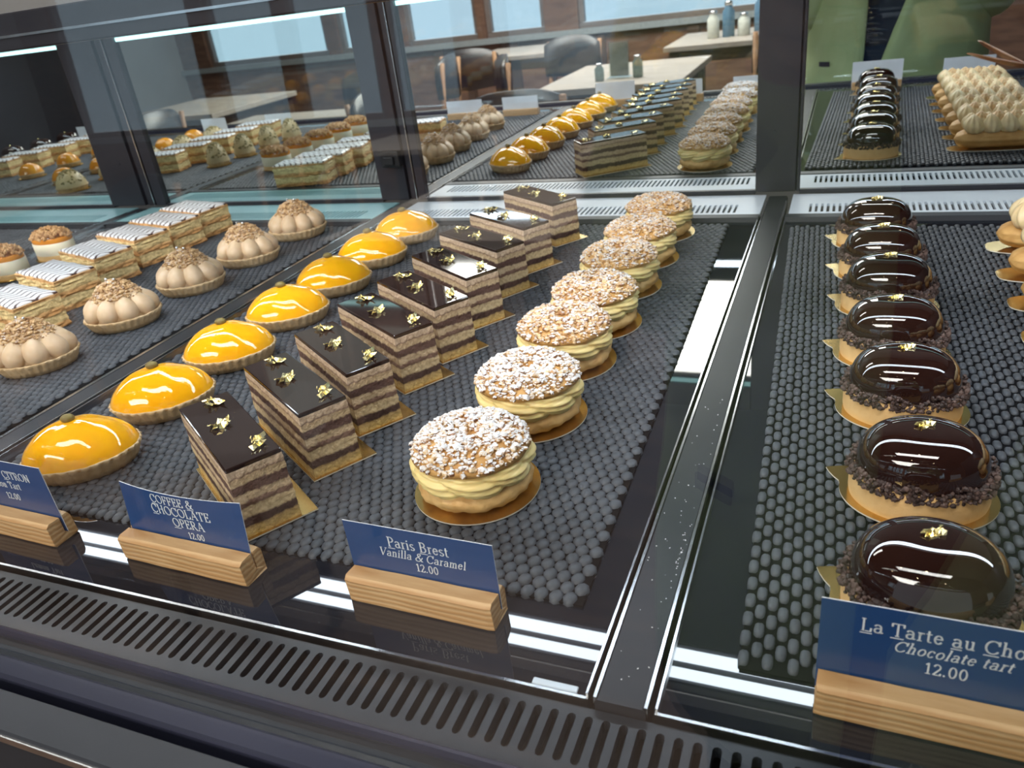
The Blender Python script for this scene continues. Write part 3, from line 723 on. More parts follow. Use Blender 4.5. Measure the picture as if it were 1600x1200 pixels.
place_row(mi, [(-.838, .352, AM + .03), (-.872, .440, AM), (-.893, .527, AM - .04), (-.900, .604, AM), (-.902, .674, AM + .03), (-.902, .741, AM + .03)][0:6], 'white iced custard slice with feathered chocolate lines, {}', 'last before the back vent')

# caramel mousse ovals with brown crumble
def make_cup():
    rnd = random.Random(17)
    r = empty('caramel_mousse_cake'); tag(r, 'x', 'cake', 'caramel mousse cakes under brown crumble')
    f = oval(.036, .026)
    def lay(name, z0, z1, s, m):
        rings = [[(f(2 * PI * i / 48)[0] * k, f(2 * PI * i / 48)[1] * k, z) for i in range(48)] for k, z in ((s * .985, z0), (s, z0 + .001), (s, z1 - .001), (s * .985, z1))]
        MB().loft(rings).build(name, m, r, smooth=True, auto=True)
    lay('cake_card', 0, .0022, 1.12, MT['gold_card']); lay('biscuit_base', .0021, .010, 1.0, MT['biscuit']); lay('white_mousse', .0099, .029, 1.0, MT['mousse']); lay('caramel_layer', .0289, .0365, .985, MT['caramel'])
    c = MB()
    for k in range(330):
        t = rnd.uniform(0, 2 * PI); s = math.sqrt(rnd.random()); x, y = f(t)
        crumb(c, (x * s * .97, y * s * .97, .0365 + .011 * (1 - s ** 3) + rnd.uniform(-.001, .002)), rnd.uniform(.0018, .0036), rnd, 1)
    o = c.build('brown_crumble', MT['crunch'], r); o['kind'] = 'stuff'
    return r
cu = make_cup()
place_row(cu, [(-1.080, .252, .1), (-1.080, .340, 0), (-1.078, .427, -.1), (-1.078, .515, .05), (-1.076, .603, 0)], 'white and orange mousse cake topped with brown crumble, {}', 'last before the back vent')

# eclairs with piped cream at the right edge
def make_eclair():
    r = empty('cream_topped_eclair'); tag(r, 'x', 'pastry', 'piped cream eclairs in a row')
    pts = []
    for i in range(60):
        t = 2 * PI * i / 60; x, y = .076 * math.cos(t), .026 * math.sin(t)
        pts.append((x, math.copysign(.025 * abs(math.sin(t)) ** .55, y)))
    cake_card(pts, r)
    mb = MB(); rings = []
    for k in range(33):
        u = -1 + 2 * k / 32; rad = max((1 - abs(u) ** 5), .004) ** .5; rg = []
        for i in range(28):
            t = 2 * PI * i / 28; d = 1 + .075 * math.cos(9 * t) + .04 * nz((u * 2, math.cos(t), math.sin(t)), 2)
            rg.append((.068 * u, .0215 * rad * d * math.cos(t), .0158 + .0150 * rad * d * math.sin(t)))
        rings.append(rg)
    mb.loft(rings).build('choux_shell', MT['choux'], r, smooth=True)
    def dollop(x, y, s, tip):
        m = MB(); rings = []
        for j in range(12):
            u = j / 11; rad = .0135 * s * max(math.sin(PI * (.22 + .78 * u)) ** .8, .03); rg = []
            for i in range(36):
                t = 2 * PI * i / 36; d = 1 + .12 * math.cos(9 * t + 2.5 * u)
                rg.append((x + rad * d * math.cos(t) - .004 * u, y * (1 - .35 * u) + rad * d * math.sin(t), .026 + .026 * s * u))
            rings.append(rg)
        m.loft(rings).build('cream_dollop', MT['toasted' if tip else 'meringue'], r, smooth=True)
    for k in range(5):
        for sgn in (-1, 1): dollop(-.043 + .0225 * k, sgn * .0118, 1.0, False)
    for k in range(4): dollop(-.032 + .0225 * k, 0, 1.12, True)
    return r
ec = make_eclair()
EC = [(.316, .665 - .0765 * k) for k in range(7)][::-1]
place_row(ec, [(x, y, .05 * ((k * 37) % 3 - 1)) for k, (x, y) in enumerate(EC)], 'golden eclair crowned with piped cream dollops, {}', 'last before the back vent')
def shard(y, x0, tilt):
    s = MB(); L = .125
    pr_ = [(-L / 2, -.001), (-L / 2 + .012, .006), (0, .0085), (L / 2, .010), (L / 2, -.010), (0, -.0075), (-L / 2 + .012, -.005)]
    s.loft([[(x, y_, z + .010 * (x / L) ** 2) for x, y_ in pr_] for z in (0, .0016)])
    o = s.build('chocolate_shard', MT['shard'], None); return o
ecl = [o for o in bpy.data.objects if o.parent is None and o.name.startswith('cream_topped_eclair')]
ecl.sort(key=lambda o: o.location.y)
for k, (ang, tl, dx) in enumerate([(.85, .38, .040), (.35, .25, .035)]):
    o = shard(0, 0, 0); o.parent = ecl[k]; o.location = (dx, .030 - .028 * k, .0745 - .006 * k); o.rotation_euler = (.85 - .3 * k, tl, ang)

# far left bay: seen only in the mirrored doors
def make_dome(name, label, cat, group, m1, crumbm, h=.036, a=.030):
    r = empty(name); tag(r, label, cat, group)
    MB().loft([[(1.16 * a * math.cos(2 * PI * i / 40), 1.16 * a * math.sin(2 * PI * i / 40), z) for i in range(40)] for z in (0, .0009)]).build('cake_card', MT['gold_card'], r)
    fluted_shell(a * 1.04, a * 1.04, 1.0, .010, n=80, flutes=26).build('pastry_shell', MT['shell'], r, smooth=True)
    glaze_dome(a, a, 1, .009, h, 2.4, n=48, m=12).build('glazed_dome', m1, r, smooth=True)
    if crumbm:
        rnd = random.Random(31); c = MB()
        for k in range(200):
            t = rnd.uniform(0, 2 * PI); s = math.sqrt(rnd.random()) * .9
            crumb(c, (a * s * math.cos(t), a * s * math.sin(t), .009 + (h - .009) * (1 - s ** 2.4) ** .8 + .0005), rnd.uniform(.0015, .0034), rnd, 1)
        o = c.build('nut_crumble', crumbm, r); o['kind'] = 'stuff'
    return r
MT['orange'] = M('orange_dome_glaze', (.80, .36, .04), (.70, .26, .02), rough=.1, scale=25)
MT['cream_dome'] = M('pale_cream_dome', (.66, .52, .30), (.56, .42, .22), rough=.35, scale=30)
MT['pistachio'] = island_mat('pistachio_crumble', [(0, (.12, .11, .03)), (.5, (.26, .20, .07)), (1, (.40, .30, .14))], rough=.6)
d1 = make_dome('orange_glazed_dome', 'x', 'cake', 'orange glazed domes in the far left bay', MT['orange'], None)
place_row(d1, [(-1.68, .20 + .115 * k, 0) for k in range(5)], 'round orange glazed dome cake in the farthest left bay, {}', 'last before the mirror')
d2 = make_dome('nut_crusted_dome', 'x', 'cake', 'nut crusted domes in the far left bay', MT['cream_dome'], MT['pistachio'], .045, .034)
place_row(d2, [(-1.565, .24 + .125 * k, 0) for k in range(5)], 'dark nut crusted dome cake in the farthest left bay, {}', 'last before the mirror')
for k in range(5): dup(mi, (-1.435, .20 + .095 * k, 0), AM, 'iced feathered slice in the farthest left bay, ' + ORD[k])
d3 = make_dome('pistachio_cream_cake', 'x', 'cake', 'green crumble cakes in the far left bay', MT['cream_dome'], MT['pistachio'], .052, .026)
place_row(d3, [(-1.300, .24 + .10 * k, 0) for k in range(4)], 'small green crumble cake in the farthest left bay, {}', 'last in its row')

rubber_mat('black rubber mat in the end bay beyond the orange domes', -2.34, -1.81, .05, .764, .0115, .0110, .0121, .0148, 0, seed=6)
for k in range(5): dup(mi, (-2.06, .17 + .095 * k, 0), AM, 'iced feathered slice in the end bay beyond the orange domes, ' + ORD[k])
for k in range(4): dup(ch, (-2.24, .16 + .10 * k, 0), 0, 'glossy chocolate dome tart in the end bay, ' + ORD[k])
for k in range(4): dup(d1, (-1.90, .22 + .12 * k, 0), 0, 'orange glazed dome cake in the end bay, ' + ORD[k])
# ------------------------------------------------------------------ lettering with thick and thin strokes
def arc(cx, cy, rx, ry, a0, a1, n=14): return [(cx + rx * math.cos(math.radians(a0 + (a1 - a0) * k / n)), cy + ry * math.sin(math.radians(a0 + (a1 - a0) * k / n))) for k in range(n + 1)]
def st(x, y0=0, y1=1, s0=.11, s1=.11): # a stem with serifs
    o = [[(x, y0), (x, y1)]]
    if s0: o.append([(x - s0, y0), (x + s0, y0)])
    if s1: o.append([(x - s1, y1), (x + s1, y1)])
    return o
X = .64
GL = {
 'C': (.78, [arc(.42, .5, .36, .5, 42, 322, 22), [(.71, .70), (.71, 1.0)]]),
 'O': (.86, [arc(.43, .5, .37, .5, 0, 360, 28)]),
 'F': (.62, st(.16) + [[(.05, 1), (.56, 1)], [(.16, .53), (.44, .53)], [(.56, 1), (.56, .80)], [(.44, .63), (.44, .43)]]),
 'E': (.66, st(.16) + [[(.05, 1), (.56, 1)], [(.16, .53), (.44, .53)], [(.05, 0), (.60, 0)], [(.56, 1), (.56, .80)], [(.60, 0), (.60, .22)], [(.44, .63), (.44, .43)]]),
 'H': (.86, st(.18) + st(.68) + [[(.18, .52), (.68, .52)]]),
 'L': (.66, st(.16) + [[(.05, 0), (.58, 0)], [(.58, 0), (.60, .26)]]),
 'A': (.82, [[(.10, 0), (.40, 1)], [(.42, 1), (.72, 0)], [(.22, .36), (.60, .36)], [(.0, 0), (.20, 0)], [(.60, 0), (.84, 0)]]),
 'T': (.72, st(.36, s1=0) + [[(.04, 1), (.68, 1)], [(.04, 1), (.04, .78)], [(.68, 1), (.68, .78)]]),
 'P': (.64, st(.16, s1=0) + [[(.05, 1), (.32, 1)] + arc(.32, .74, .25, .26, 90, -90, 12) + [(.16, .48)]]),
 'R': (.76, st(.16, s1=0) + [[(.05, 1), (.32, 1)] + arc(.32, .75, .24, .25, 90, -90, 12) + [(.16, .50)], [(.34, .50), (.68, 0)], [(.60, 0), (.78, 0)]]),
 'I': (.36, st(.18)), 'U': (.84, [[(.18, 1), (.18, .35)] + arc(.42, .33, .24, .33, 180, 360, 12) + [(.66, 1)], [(.05, 1), (.31, 1)], [(.55, 1), (.77, 1)]]),
 'N': (.86, [[(.16, 0), (.16, 1)], [(.16, 1), (.68, 0)], [(.68, 0), (.68, 1)], [(.05, 0), (.28, 0)], [(.04, 1), (.20, 1)], [(.57, 1), (.79, 1)]]),
 'B': (.70, st(.16, s0=0, s1=0) + [[(.05, 1), (.34, 1)] + arc(.34, .77, .20, .23, 90, -90, 10) + [(.16, .54)], [(.34, .54)] + arc(.35, .27, .25, .27, 90, -90, 10) + [(.05, 0)]]),
 'V': (.78, [[(.08, 1), (.39, 0)], [(.39, 0), (.70, 1)], [(-.02, 1), (.20, 1)], [(.58, 1), (.80, 1)]]),
 '&': (.86, [[(.80, .52), (.62, .16)] + arc(.34, .26, .28, .27, -30, -200, 10) + [(.30, .56), (.50, .72)] + arc(.38, .82, .15, .17, -20, 200, 10) + [(.30, .62), (.78, 0), (.88, .02)]]),
 'a': (.56, [arc(.25, .44, .18, .20, 150, 0, 8) + [(.43, .12), (.46, .02), (.55, .04)], [(.43, .38)] + arc(.25, .18, .17, .18, 80, 350, 14)]),
 'r': (.42, [[(.16, 0), (.16, X)], [(.06, X), (.16, X)], [(.04, 0), (.28, 0)], [(.16, .42)] + arc(.32, .46, .14, .17, 170, 60, 6)]),
 'i': (.30, [[(.15, 0), (.15, X)], [(.05, X), (.15, X)], [(.04, 0), (.26, 0)], [(.15, .84), (.15, .94)]]),
 's': (.46, [arc(.23, .48, .16, .15, 40, 200, 9) + [(.20, .33), (.30, .28)] + arc(.23, .16, .17, .16, 20, -150, 9)]),
 'e': (.54, [[(.09, .36), (.45, .36)] + arc(.27, .32, .19, .32, 12, 325, 20)]),
 't': (.36, [[(.15, .86), (.15, .12)] + arc(.26, .12, .11, .12, 180, 300, 7), [(.03, X), (.32, X)]]),
 'n': (.62, [[(.15, 0), (.15, X)], [(.05, X), (.15, X)], [(.04, 0), (.26, 0)], [(.15, .42)] + arc(.31, .44, .15, .20, 150, 0, 9) + [(.46, 0)], [(.35, 0), (.57, 0)]]),
 'l': (.30, [[(.15, 0), (.15, 1.05)], [(.05, 1.05), (.15, 1.05)], [(.04, 0), (.26, 0)]]),
 'c': (.50, [arc(.27, .32, .19, .32, 50, 320, 18), [(.40, .50), (.40, .58)]]),
 'o': (.58, [arc(.29, .32, .21, .32, 0, 360, 22)]),
 'h': (.62, [[(.15, 0), (.15, 1.05)], [(.05, 1.05), (.15, 1.05)], [(.04, 0), (.26, 0)], [(.15, .42)] + arc(.31, .44, .15, .20, 150, 0, 9) + [(.46, 0)], [(.35, 0), (.57, 0)]]),
 'm': (.90, [[(.15, 0), (.15, X)], [(.05, X), (.15, X)], [(.04, 0), (.26, 0)], [(.15, .42)] + arc(.30, .44, .14, .20, 150, 0, 9) + [(.44, 0)], [(.34, 0), (.54, 0)], [(.44, .42)] + arc(.60, .44, .14, .20, 150, 0, 9) + [(.74, 0)], [(.64, 0), (.85, 0)]]),
 'u': (.62, [[(.05, X), (.15, X), (.15, .20)] + arc(.29, .20, .14, .20, 180, 330, 9) + [(.46, .16)], [(.36, X), (.46, X), (.46, 0), (.57, 0)]]),
 '1': (.46, [[(.10, .84), (.25, .98), (.25, 0)], [(.10, 0), (.40, 0)]]),
 '2': (.56, [arc(.27, .72, .19, .26, 165, -30, 12) + [(.07, .0)], [(.07, 0), (.48, 0)], [(.48, 0), (.51, .16)]]),
 '0': (.58, [arc(.29, .49, .20, .49, 0, 360, 24)]),
 '.': (.26, [[(.11, .0), (.11, .09)]]),
 ' ': (.32, []),
}
def lettering(mb, text, xc, z, size, y, slant=0, under=(), track=.06, thick=.115, thin=.045):
    w = sum(GL[c][0] + track for c in text) * size; x = xc - w / 2; dep = .00018
    for i, ch_ in enumerate(text):
        adv, strokes = GL[ch_]
        if i in under: strokes = strokes + [[(.0, -.17), (adv, -.17)]]
        for sk in strokes:
            if ch_ in '.': tt = lambda d: .11
            for k in range(len(sk) - 1):
                (x0, z0), (x1, z1) = sk[k], sk[k + 1]
                dx, dz = x1 - x0, z1 - z0; L = math.hypot(dx, dz)
                if L < 1e-6: continue
                h = thin + (thick - thin) * abs(dz / L) ** 1.3
                if ch_ in 'AVN' and dx * dz > 0 and abs(dx) > .05 and ch_ != 'N': h = thin * 1.2
                px, pz = -dz / L * h / 2, dx / L * h / 2; ex, ez = dx / L * .015, dz / L * .015
                q = [(x0 - ex + px, z0 - ez + pz), (x0 - ex - px, z0 - ez - pz), (x1 + ex - px, z1 + ez - pz), (x1 + ex + px, z1 + ez + pz)]
                q = [(x + (a + slant * b) * size, z + b * size) for a, b in q]
                v = [(a, y - dep, b) for a, b in q] + [(a, y, b) for a, b in q]
                mb.add(v, [(0, 1, 2, 3), (0, 4, 5, 1), (1, 5, 6, 2), (2, 6, 7, 3), (3, 7, 4, 0)])
        x += (adv + track) * size

def price_tag(x0, x1, y, rz, ztop, lines, label, seed, holder=True, cardw=None, lean=0.0, bow=0.0):
    """a wooden block with a sawn groove and the card that stands in it"""
    rnd = random.Random(seed); cx = (x0 + x1) / 2; Lw = x1 - x0; H = .0185
    r = empty('price_tag', (cx, y, DZ), rz); tag(r, label, 'price tag')
    prof = [(-.0098, .0012), (-.0088, 0), (.0100, 0), (.0108, .0012), (.0104, H - .003), (.0085, H), (.0030, H), (.0030, .0062), (.0012, .0062), (.0012, H), (-.0075, H), (-.0100, H - .0022)]
    mb = MB(); n = 26
    rings = []
    for k in range(n + 1):
        xx = -Lw / 2 + Lw * k / n; e = 1 - .06 * (abs(xx) > Lw / 2 - .0012)
        rings.append([(xx + (.0012 * nz((yy * 3, zz * 3, seed), 120) if k in (0, n) else 0), yy * e + .0004 * nz((xx, yy * 4, zz * 4 + seed), 45), zz + (.0003 * nz((xx, yy, seed), 60) if zz > .01 else 0)) for yy, zz in prof])
    mb.loft(rings); mb.build('wooden_block', MT['pine'], r)
    # card in the groove
    cw = (cardw or Lw + .002); zt = ztop - DZ; y0 = .0021; th = .00055; nn = 16
    def cy(x, z): return y0 + lean * (z - .006) + bow * ((x / (cw / 2)) ** 2) * max(z - .016, 0)
    v = []; f = []; mi_ = []
    c = MB(); zs = [.0064 + (zt - .0064) * k / 5 for k in range(6)]
    def sheet(off, mi2, flip):
        vv = [(-cw / 2 + cw * i / nn, cy(-cw / 2 + cw * i / nn, z) + off, z) for i in range(nn + 1) for z in zs]
        ff = [(i * 6 + j, (i + 1) * 6 + j, (i + 1) * 6 + j + 1, i * 6 + j + 1) for i in range(nn) for j in range(5)]
        if flip: ff = [q[::-1] for q in ff]
        c.add(vv, ff, mi2)
    sheet(0, 0, False); sheet(th, 1, True)
    bd = [(i, 5) for i in range(nn + 1)]
    def pt(i, j, o): x = -cw / 2 + cw * i / nn; return (x, cy(x, zs[j]) + o, zs[j])
    for i in range(nn):
        c.add([pt(i, 5, 0), pt(i + 1, 5, 0), pt(i + 1, 5, th), pt(i, 5, th)], [(0, 1, 2, 3)], 1)
    for j in range(5):
        for i in (0, nn): c.add([pt(i, j, 0), pt(i, j, th), pt(i, j + 1, th), pt(i, j + 1, 0)], [(0, 1, 2, 3)], 1)
    co = c.build('card', [MT['card_blue'], MT['card_white']], r, smooth=False)
    if lines:
        t = MB()
        for (text, xo, z, size, sl, un) in lines: lettering(t, text, xo, z - DZ, size, 0, sl, un)
        t.v = [(x, cy(x, z) + yy - .00012, z) for x, yy, z in t.v]
        t.build('lettering', MT['ink'], co)
    return r
price_tag(-.1590, -.0648, .0387, -.018, .0472, [('Paris Brest', .0005, .0338, .0068, 0, (0, 6)), ('Vanilla & Caramel', .0015, .0265, .0056, .22, ()), ('12.00', .004, .0190, .0054, 0, ())],
          'blue card lettered Paris Brest in a wooden block before the cream filled rings', 1, cardw=.0955)
price_tag(-.3365, -.2310, .0345, -.028, .0490, [('COFFEE &', -.003, .0408, .0062, 0, (0, 7)), ('CHOCOLATE', .0015, .0325, .0066, 0, (0,)), ('OPERA', .0055, .0240, .0066, 0, (0,)), ('12.00', .0090, .0158, .0050, 0, ())],
          'blue card lettered Coffee & Chocolate Opera in a wooden block', 2, cardw=.1030, bow=.12)
price_tag(.0995, .2010, .0272, -.020, .0570, [('La Tarte au Chocolat', .0050, .0425, .0070, 0, (0, 3, 9, 12)), ('Chocolate tart', .0010, .0340, .0058, .25, ()), ('12.00', 0, .0245, .0062, 0, ())],
          'blue card lettered La Tarte au Chocolat in a wooden block', 3, cardw=.1030)
price_tag(-.4960, -.4000, .0340, -.030, .0560, [('TARTE AU CITRON', -.0005, .0415, .0062, 0, (0, 6, 9)), ('Lemon Tart', .002, .0330, .0056, 0, ()), ('12.00', .006, .0230, .0054, 0, ())],
          'blue card in a wooden block before the yellow lemon tarts', 4, cardw=.1000)
price_tag(-.735, -.640, .082, -.02, .045, None, 'price card before the praline tartlets, its white back seen in the mirror', 5)
price_tag(-.895, -.795, .085, -.02, .045, None, 'price card before the iced custard slices, its white back seen in the mirror', 6)
price_tag(.282, .378, -.004 + .024, -.02, .050, None, 'price card before the piped eclairs, its white back seen in the right mirror', 7)
price_tag(-1.105, -1.010, .150, -.02, .050, None, 'price card before the caramel mousse cakes, its white back seen in the mirror', 8)
price_tag(-1.480, -1.390, .105, -.02, .050, None, 'price card before the iced slices of the farthest left bay', 9)
price_tag(-1.72, -1.63, .105, -.02, .050, None, 'price card before the orange domes of the farthest left bay', 10)

price_tag(-2.29, -2.20, .070, -.02, .050, None, 'price card before the chocolate domes of the end bay', 11)
price_tag(-2.10, -2.01, .070, -.02, .050, None, 'price card before the iced slices of the end bay', 12)
# ------------------------------------------------------------------ the dining room behind the camera (seen in the mirrors)
TZ = -.20
def make_table(x0, x1, y0, y1, label, kind='table'):
    cx, cy_ = (x0 + x1) / 2, (y0 + y1) / 2; w, d = (x1 - x0) / 2, (y1 - y0) / 2
    r = empty('dining_table', (cx, cy_, FLOOR)); tag(r, label, 'table'); h = TZ - FLOOR
    MB().box((-w, -d, h - .032), (w, d, h)).build('table_top', MT['table'], r, bevel=.003)
    MB().box((-w + .06, -d + .06, h - .11), (w - .06, d - .06, h - .032)).build('apron', MT['dark_wood'], r)
    for sx in (-1, 1):
        for sy in (-1, 1): MB().box((sx * (w - .06) - .03, sy * (d - .06) - .03, 0), (sx * (w - .06) + .03, sy * (d - .06) + .03, h - .032)).build('leg', MT['dark_wood'], r)
    return r
make_table(-1.38, -.64, -2.80, -1.84, 'pale wooden dining table with the menu stand on it')
make_table(-1.05, .02, -4.35, -3.45, 'pale wooden dining table under the window, farther behind the menu stand')
make_table(-3.05, -2.25, -1.75, -.95, 'pale wooden dining table at far left, seen in the green mirror')
make_table(-4.45, -3.55, -2.85, -1.95, 'pale wooden dining table in the far left corner of the dining room')
make_table(-2.75, -1.95, -4.70, -3.90, 'pale wooden dining table by the window behind the black chairs')

def make_chair():
    r = empty('dining_chair'); tag(r, 'x', 'chair', 'black dining chairs with curved backs')
    MB().box((-.21, -.21, .43), (.21, .21, .475)).build('seat', MT['leather'], r, bevel=.015)
    for sx in (-1, 1):
        for sy in (-1, 1):
            if sy < 0: MB().tube([(sx * .19, -.19, 0), (sx * .19, -.20, .45), (sx * .20, -.25, .84)], [.016, .019, .014], 8).build('leg', MT['tan_wood'], r, smooth=True)
            else: MB().tube([(sx * .18, .18, 0), (sx * .18, .18, .44)], [.015, .018], 8).build('leg', MT['tan_wood'], r, smooth=True)
    b = MB(); rings = []
    for k in range(15):
        u = -1 + 2 * k / 14; x = .215 * u; yy = -.255 + .045 * u * u; zt = .875 - .055 * abs(u) ** 3; zb = .60 + .02 * abs(u)
        rings.append([(x, yy - .018, zb), (x, yy + .018, zb), (x, yy + .022, (zb + zt) / 2), (x, yy + .012, zt), (x, yy - .012, zt), (x, yy - .022, (zb + zt) / 2)])
    b.loft(rings).build('backrest', MT['leather'], r, smooth=True)
    return r
chair = make_chair()
CHS = [(-2.05, -2.50, 1.1, 'black curved back chair near the left end of the menu stand table'), (-1.75, -3.35, .2, 'black curved back chair behind the left end of the menu stand table'), (-1.20, -1.22, 2.9, 'black chair facing the near side of the menu stand table'),
       (-.02, -2.35, 1.7, 'dark chair at the right end of the menu stand table'), (-2.62, -2.95, 1.4, 'black chair partly hidden behind the left door post'), (-1.78, -1.35, -1.4, 'black chair at the right side of the far left table'),
       (-2.75, -2.25, .2, 'black chair at the back of the far left table'), (-3.55, -1.25, 1.5, 'black chair at the left side of the far left table'), (-2.62, -.50, 3.1, 'black chair at the near side of the far left table'), (-.25, -3.18, 3.0, 'dark chair before the window table behind the menu stand'), (-4.15, -1.50, 3.0, 'black chair at the far left corner table'), (-2.4, -3.55, 3.1, 'dark chair before the window table on the left')]
for i, (x, y, rz, lab) in enumerate(CHS):
    if i == 0: chair.location = (x, y, FLOOR); chair.rotation_euler = (0, 0, rz); chair['label'] = lab
    else: dup(chair, (x, y, FLOOR), rz, lab)
# menu stand, jars and bottles
ms = empty('menu_stand', (-1.0, -2.12, TZ), .12); tag(ms, 'clear acrylic menu stand holding a grey menu on the dining table', 'menu stand')
MB().box((-.055, -.004, .006), (.055, .004, .175)).build('acrylic_holder', MT['acrylic'], ms)
MB().box((-.060, -.035, 0), (.060, .035, .006)).build('foot', MT['acrylic'], ms)
MB().box((-.050, -.0012, .010), (.050, .0012, .170)).build('menu_sheet', M('grey_menu_paper', (.40, .41, .40), rough=.7), ms)
def jar(name, x, y, z, r_, h, m, label, cat, grp):
    o = empty(name, (x, y, z)); tag(o, label, cat, grp)
    MB().loft([[(k * r_ * math.cos(2 * PI * i / 20), k * r_ * math.sin(2 * PI * i / 20), zz) for i in range(20)] for k, zz in ((.9, 0), (1, .006), (1, h * .7), (.6, h * .82), (.6, h * .9))]).build('body', m, o, smooth=True)
    MB().loft([[(k * r_ * math.cos(2 * PI * i / 20), k * r_ * math.sin(2 * PI * i / 20), zz) for i in range(20)] for k, zz in ((.66, h * .88), (.68, h * .97), (.5, h))]).build('lid', MT['silver'], o, smooth=True)
MT['jar'] = M('pale_green_glass', (.30, .38, .34), rough=.1)
jar('salt_shaker', -.90, -2.10, TZ, .026, .105, MT['jar'], 'pale glass shaker right of the menu stand', 'shaker', 'shakers')
jar('salt_shaker', -1.09, -2.06, TZ, .024, .085, MT['jar'], 'pale glass shaker left of the menu stand', 'shaker', 'shakers')
MT['bottle_blue'] = M('blue_bottle', (.10, .20, .30), rough=.2); MT['bottle_white'] = M('white_bottle', (.62, .64, .58), rough=.3)
for k, (x, m, h, lab) in enumerate([(-.78, 'bottle_white', .17, 'white bottle at the left on the window table'), (-.68, 'bottle_blue', .22, 'tall blue bottle beside the white bottle on the window table'), (-.58, 'bottle_white', .14, 'short white bottle between the blue bottles'), (-.46, 'bottle_blue', .26, 'broad blue bottle at the right on the window table')]):
    jar('bottle', x, -3.8, TZ, .04 if k < 3 else .055, h, MT[m], lab, 'bottle', 'bottles on the window table')

# ------------------------------------------------------------------ the photographer (seen in the right mirror)
MT['skin'] = M('skin', (.60, .38, .27), (.54, .33, .23), rough=.5, scale=40, sss=.1)
MT['jacket'] = M('olive_green_jacket', (.60, .73, .38), (.51, .63, .31), rough=.75, scale=9, bump=.006, bscale=7)
MT['navy'] = M('navy_shirt', (.012, .020, .045), (.018, .030, .060), rough=.8, scale=30)
MT['denim'] = M('dark_trousers', (.03, .03, .035), rough=.8, scale=30)
MT['hair'] = M('dark_hair', (.03, .018, .012), rough=.45, scale=80)
MT['shoe'] = M('black_shoe', (.02, .02, .02), rough=.4, scale=30)
PX, PY = .20, -.455
Rv, Uv, Fv = R_.copy(), (-D_).copy(), F_.copy()
ph_c = Vector(CAM) - Fv * .0165 + Rv * .052 - Uv * .018
V_, E_, RAD = [], [], []
def bone(p, r, par=None):
    V_.append(tuple(p)); RAD.append(r)
    if par is not None: E_.append((par, len(V_) - 1))
    return len(V_) - 1
pel = bone((PX, PY - .01, -.06), .125)
wa = bone((PX, PY, .08), .115, pel); chst = bone((PX, PY - .01, .26), .125, wa); cl = bone((PX, PY - .02, .42), .085, chst)
nk = bone((PX, PY - .01, .50), .052, cl); hd0 = bone((PX, PY + .01, .57), .066, nk); hd1 = bone((PX, PY + .015, .64), .080, hd0); hd2 = bone((PX, PY, .70), .068, hd1)
for s in (-1, 1):
    hip = bone((PX + s * .09, PY - .01, -.13), .092, pel); kn = bone((PX + s * .10, PY + .01, -.50), .058, hip); an = bone((PX + s * .105, PY - .02, -.87), .040, kn); toe = bone((PX + s * .115, PY + .10, -.915), .032, an)
    sh_ = bone((PX + s * .165, PY - .02, .40), .062, cl); el = bone((PX + s * .235, PY + .0, .13), .046, sh_)
    end = ph_c + Rv * (s * .083)
    wr = bone(end - Uv * .055 - Fv * .045 + Rv * (s * .020), .026, el)
    pa = bone(end - Uv * .012 - Fv * .014 + Rv * (s * .010), .022, wr)
    for k, ln in enumerate((.062, .070, .066, .052)): # four fingers curl round the lens side of the phone
        b0 = end + Uv * (.026 - .0165 * k) + Fv * .002 + Rv * (s * .008)
        f0 = bone(b0, .0085, pa); f1 = bone(b0 + Fv * .011 - Rv * (s * ln * .28), .0078, f0); bone(b0 + Fv * .0105 - Rv * (s * ln * .62), .0068, f1)
    t0 = bone(end - Uv * .020 - Fv * .020 - Rv * (s * .004), .0105, pa); t1 = bone(end - Uv * .006 - Fv * .017 - Rv * (s * .026), .0095, t0); bone(end + Uv * .004 - Fv * .014 - Rv * (s * .044), .0080, t1)
me = bpy.data.meshes.new('person'); me.from_pydata(V_, E_, [])
per = bpy.data.objects.new('person', me); COL.objects.link(per)
tag(per, 'person in an open olive green jacket over a navy top, holding up a phone', 'person')
sk = per.modifiers.new('skin', 'SKIN'); sk.use_smooth_shade = True
for i, sv in enumerate(me.skin_vertices[0].data):
    sv.radius = (RAD[i] * (1.25 if i in (0, 1, 2) else 1), RAD[i]); sv.use_root = (i == 0)
sbd = per.modifiers.new('smooth', 'SUBSURF'); sbd.levels = 2; sbd.render_levels = 2
me.materials.append(MT['skin'])
# face
f = MB(); hy = PY + .09
f.loft([[(PX + .016 * k * math.cos(t), hy + dy, .585 + .030 * h_ + .008 * k * math.sin(t)) for t in np.linspace(0, 2 * PI, 13)[:-1]] for k, dy, h_ in ((.5, -.012, 1.4), (.9, .006, .6), (1.0, .018, 0), (.5, .012, -.4))]).build('nose', MT['skin'], per, smooth=True)
for s in (-1, 1):
    e = MB(); blob(e, (PX + s * .032, hy - .010, .622), (.013, .010, .008)); e.build('eye', MT['card_white'], per, smooth=True)
    e = MB(); blob(e, (PX + s * .032, hy - .001, .622), (.006, .0035, .006)); e.build('iris', MT['hair'], per, smooth=True)
    e = MB(); blob(e, (PX + s * .084, PY + .01, .605), (.010, .020, .030)); e.build('ear', MT['skin'], per, smooth=True)
e = MB(); blob(e, (PX, hy - .012, .553), (.026, .008, .007)); e.build('mouth', M('lips', (.45, .20, .17), rough=.5), per, smooth=True)
h = MB(); blob(h, (PX, PY - .012, .655), (.094, .098, .095), 24, 14, f=lambda p: (p[0], p[1] - (.03 if p[2] < .64 else 0) - max(0, (.66 - p[2])) * .7 * (p[1] > PY), p[2])); h.build('hair', MT['hair'], per, smooth=True)
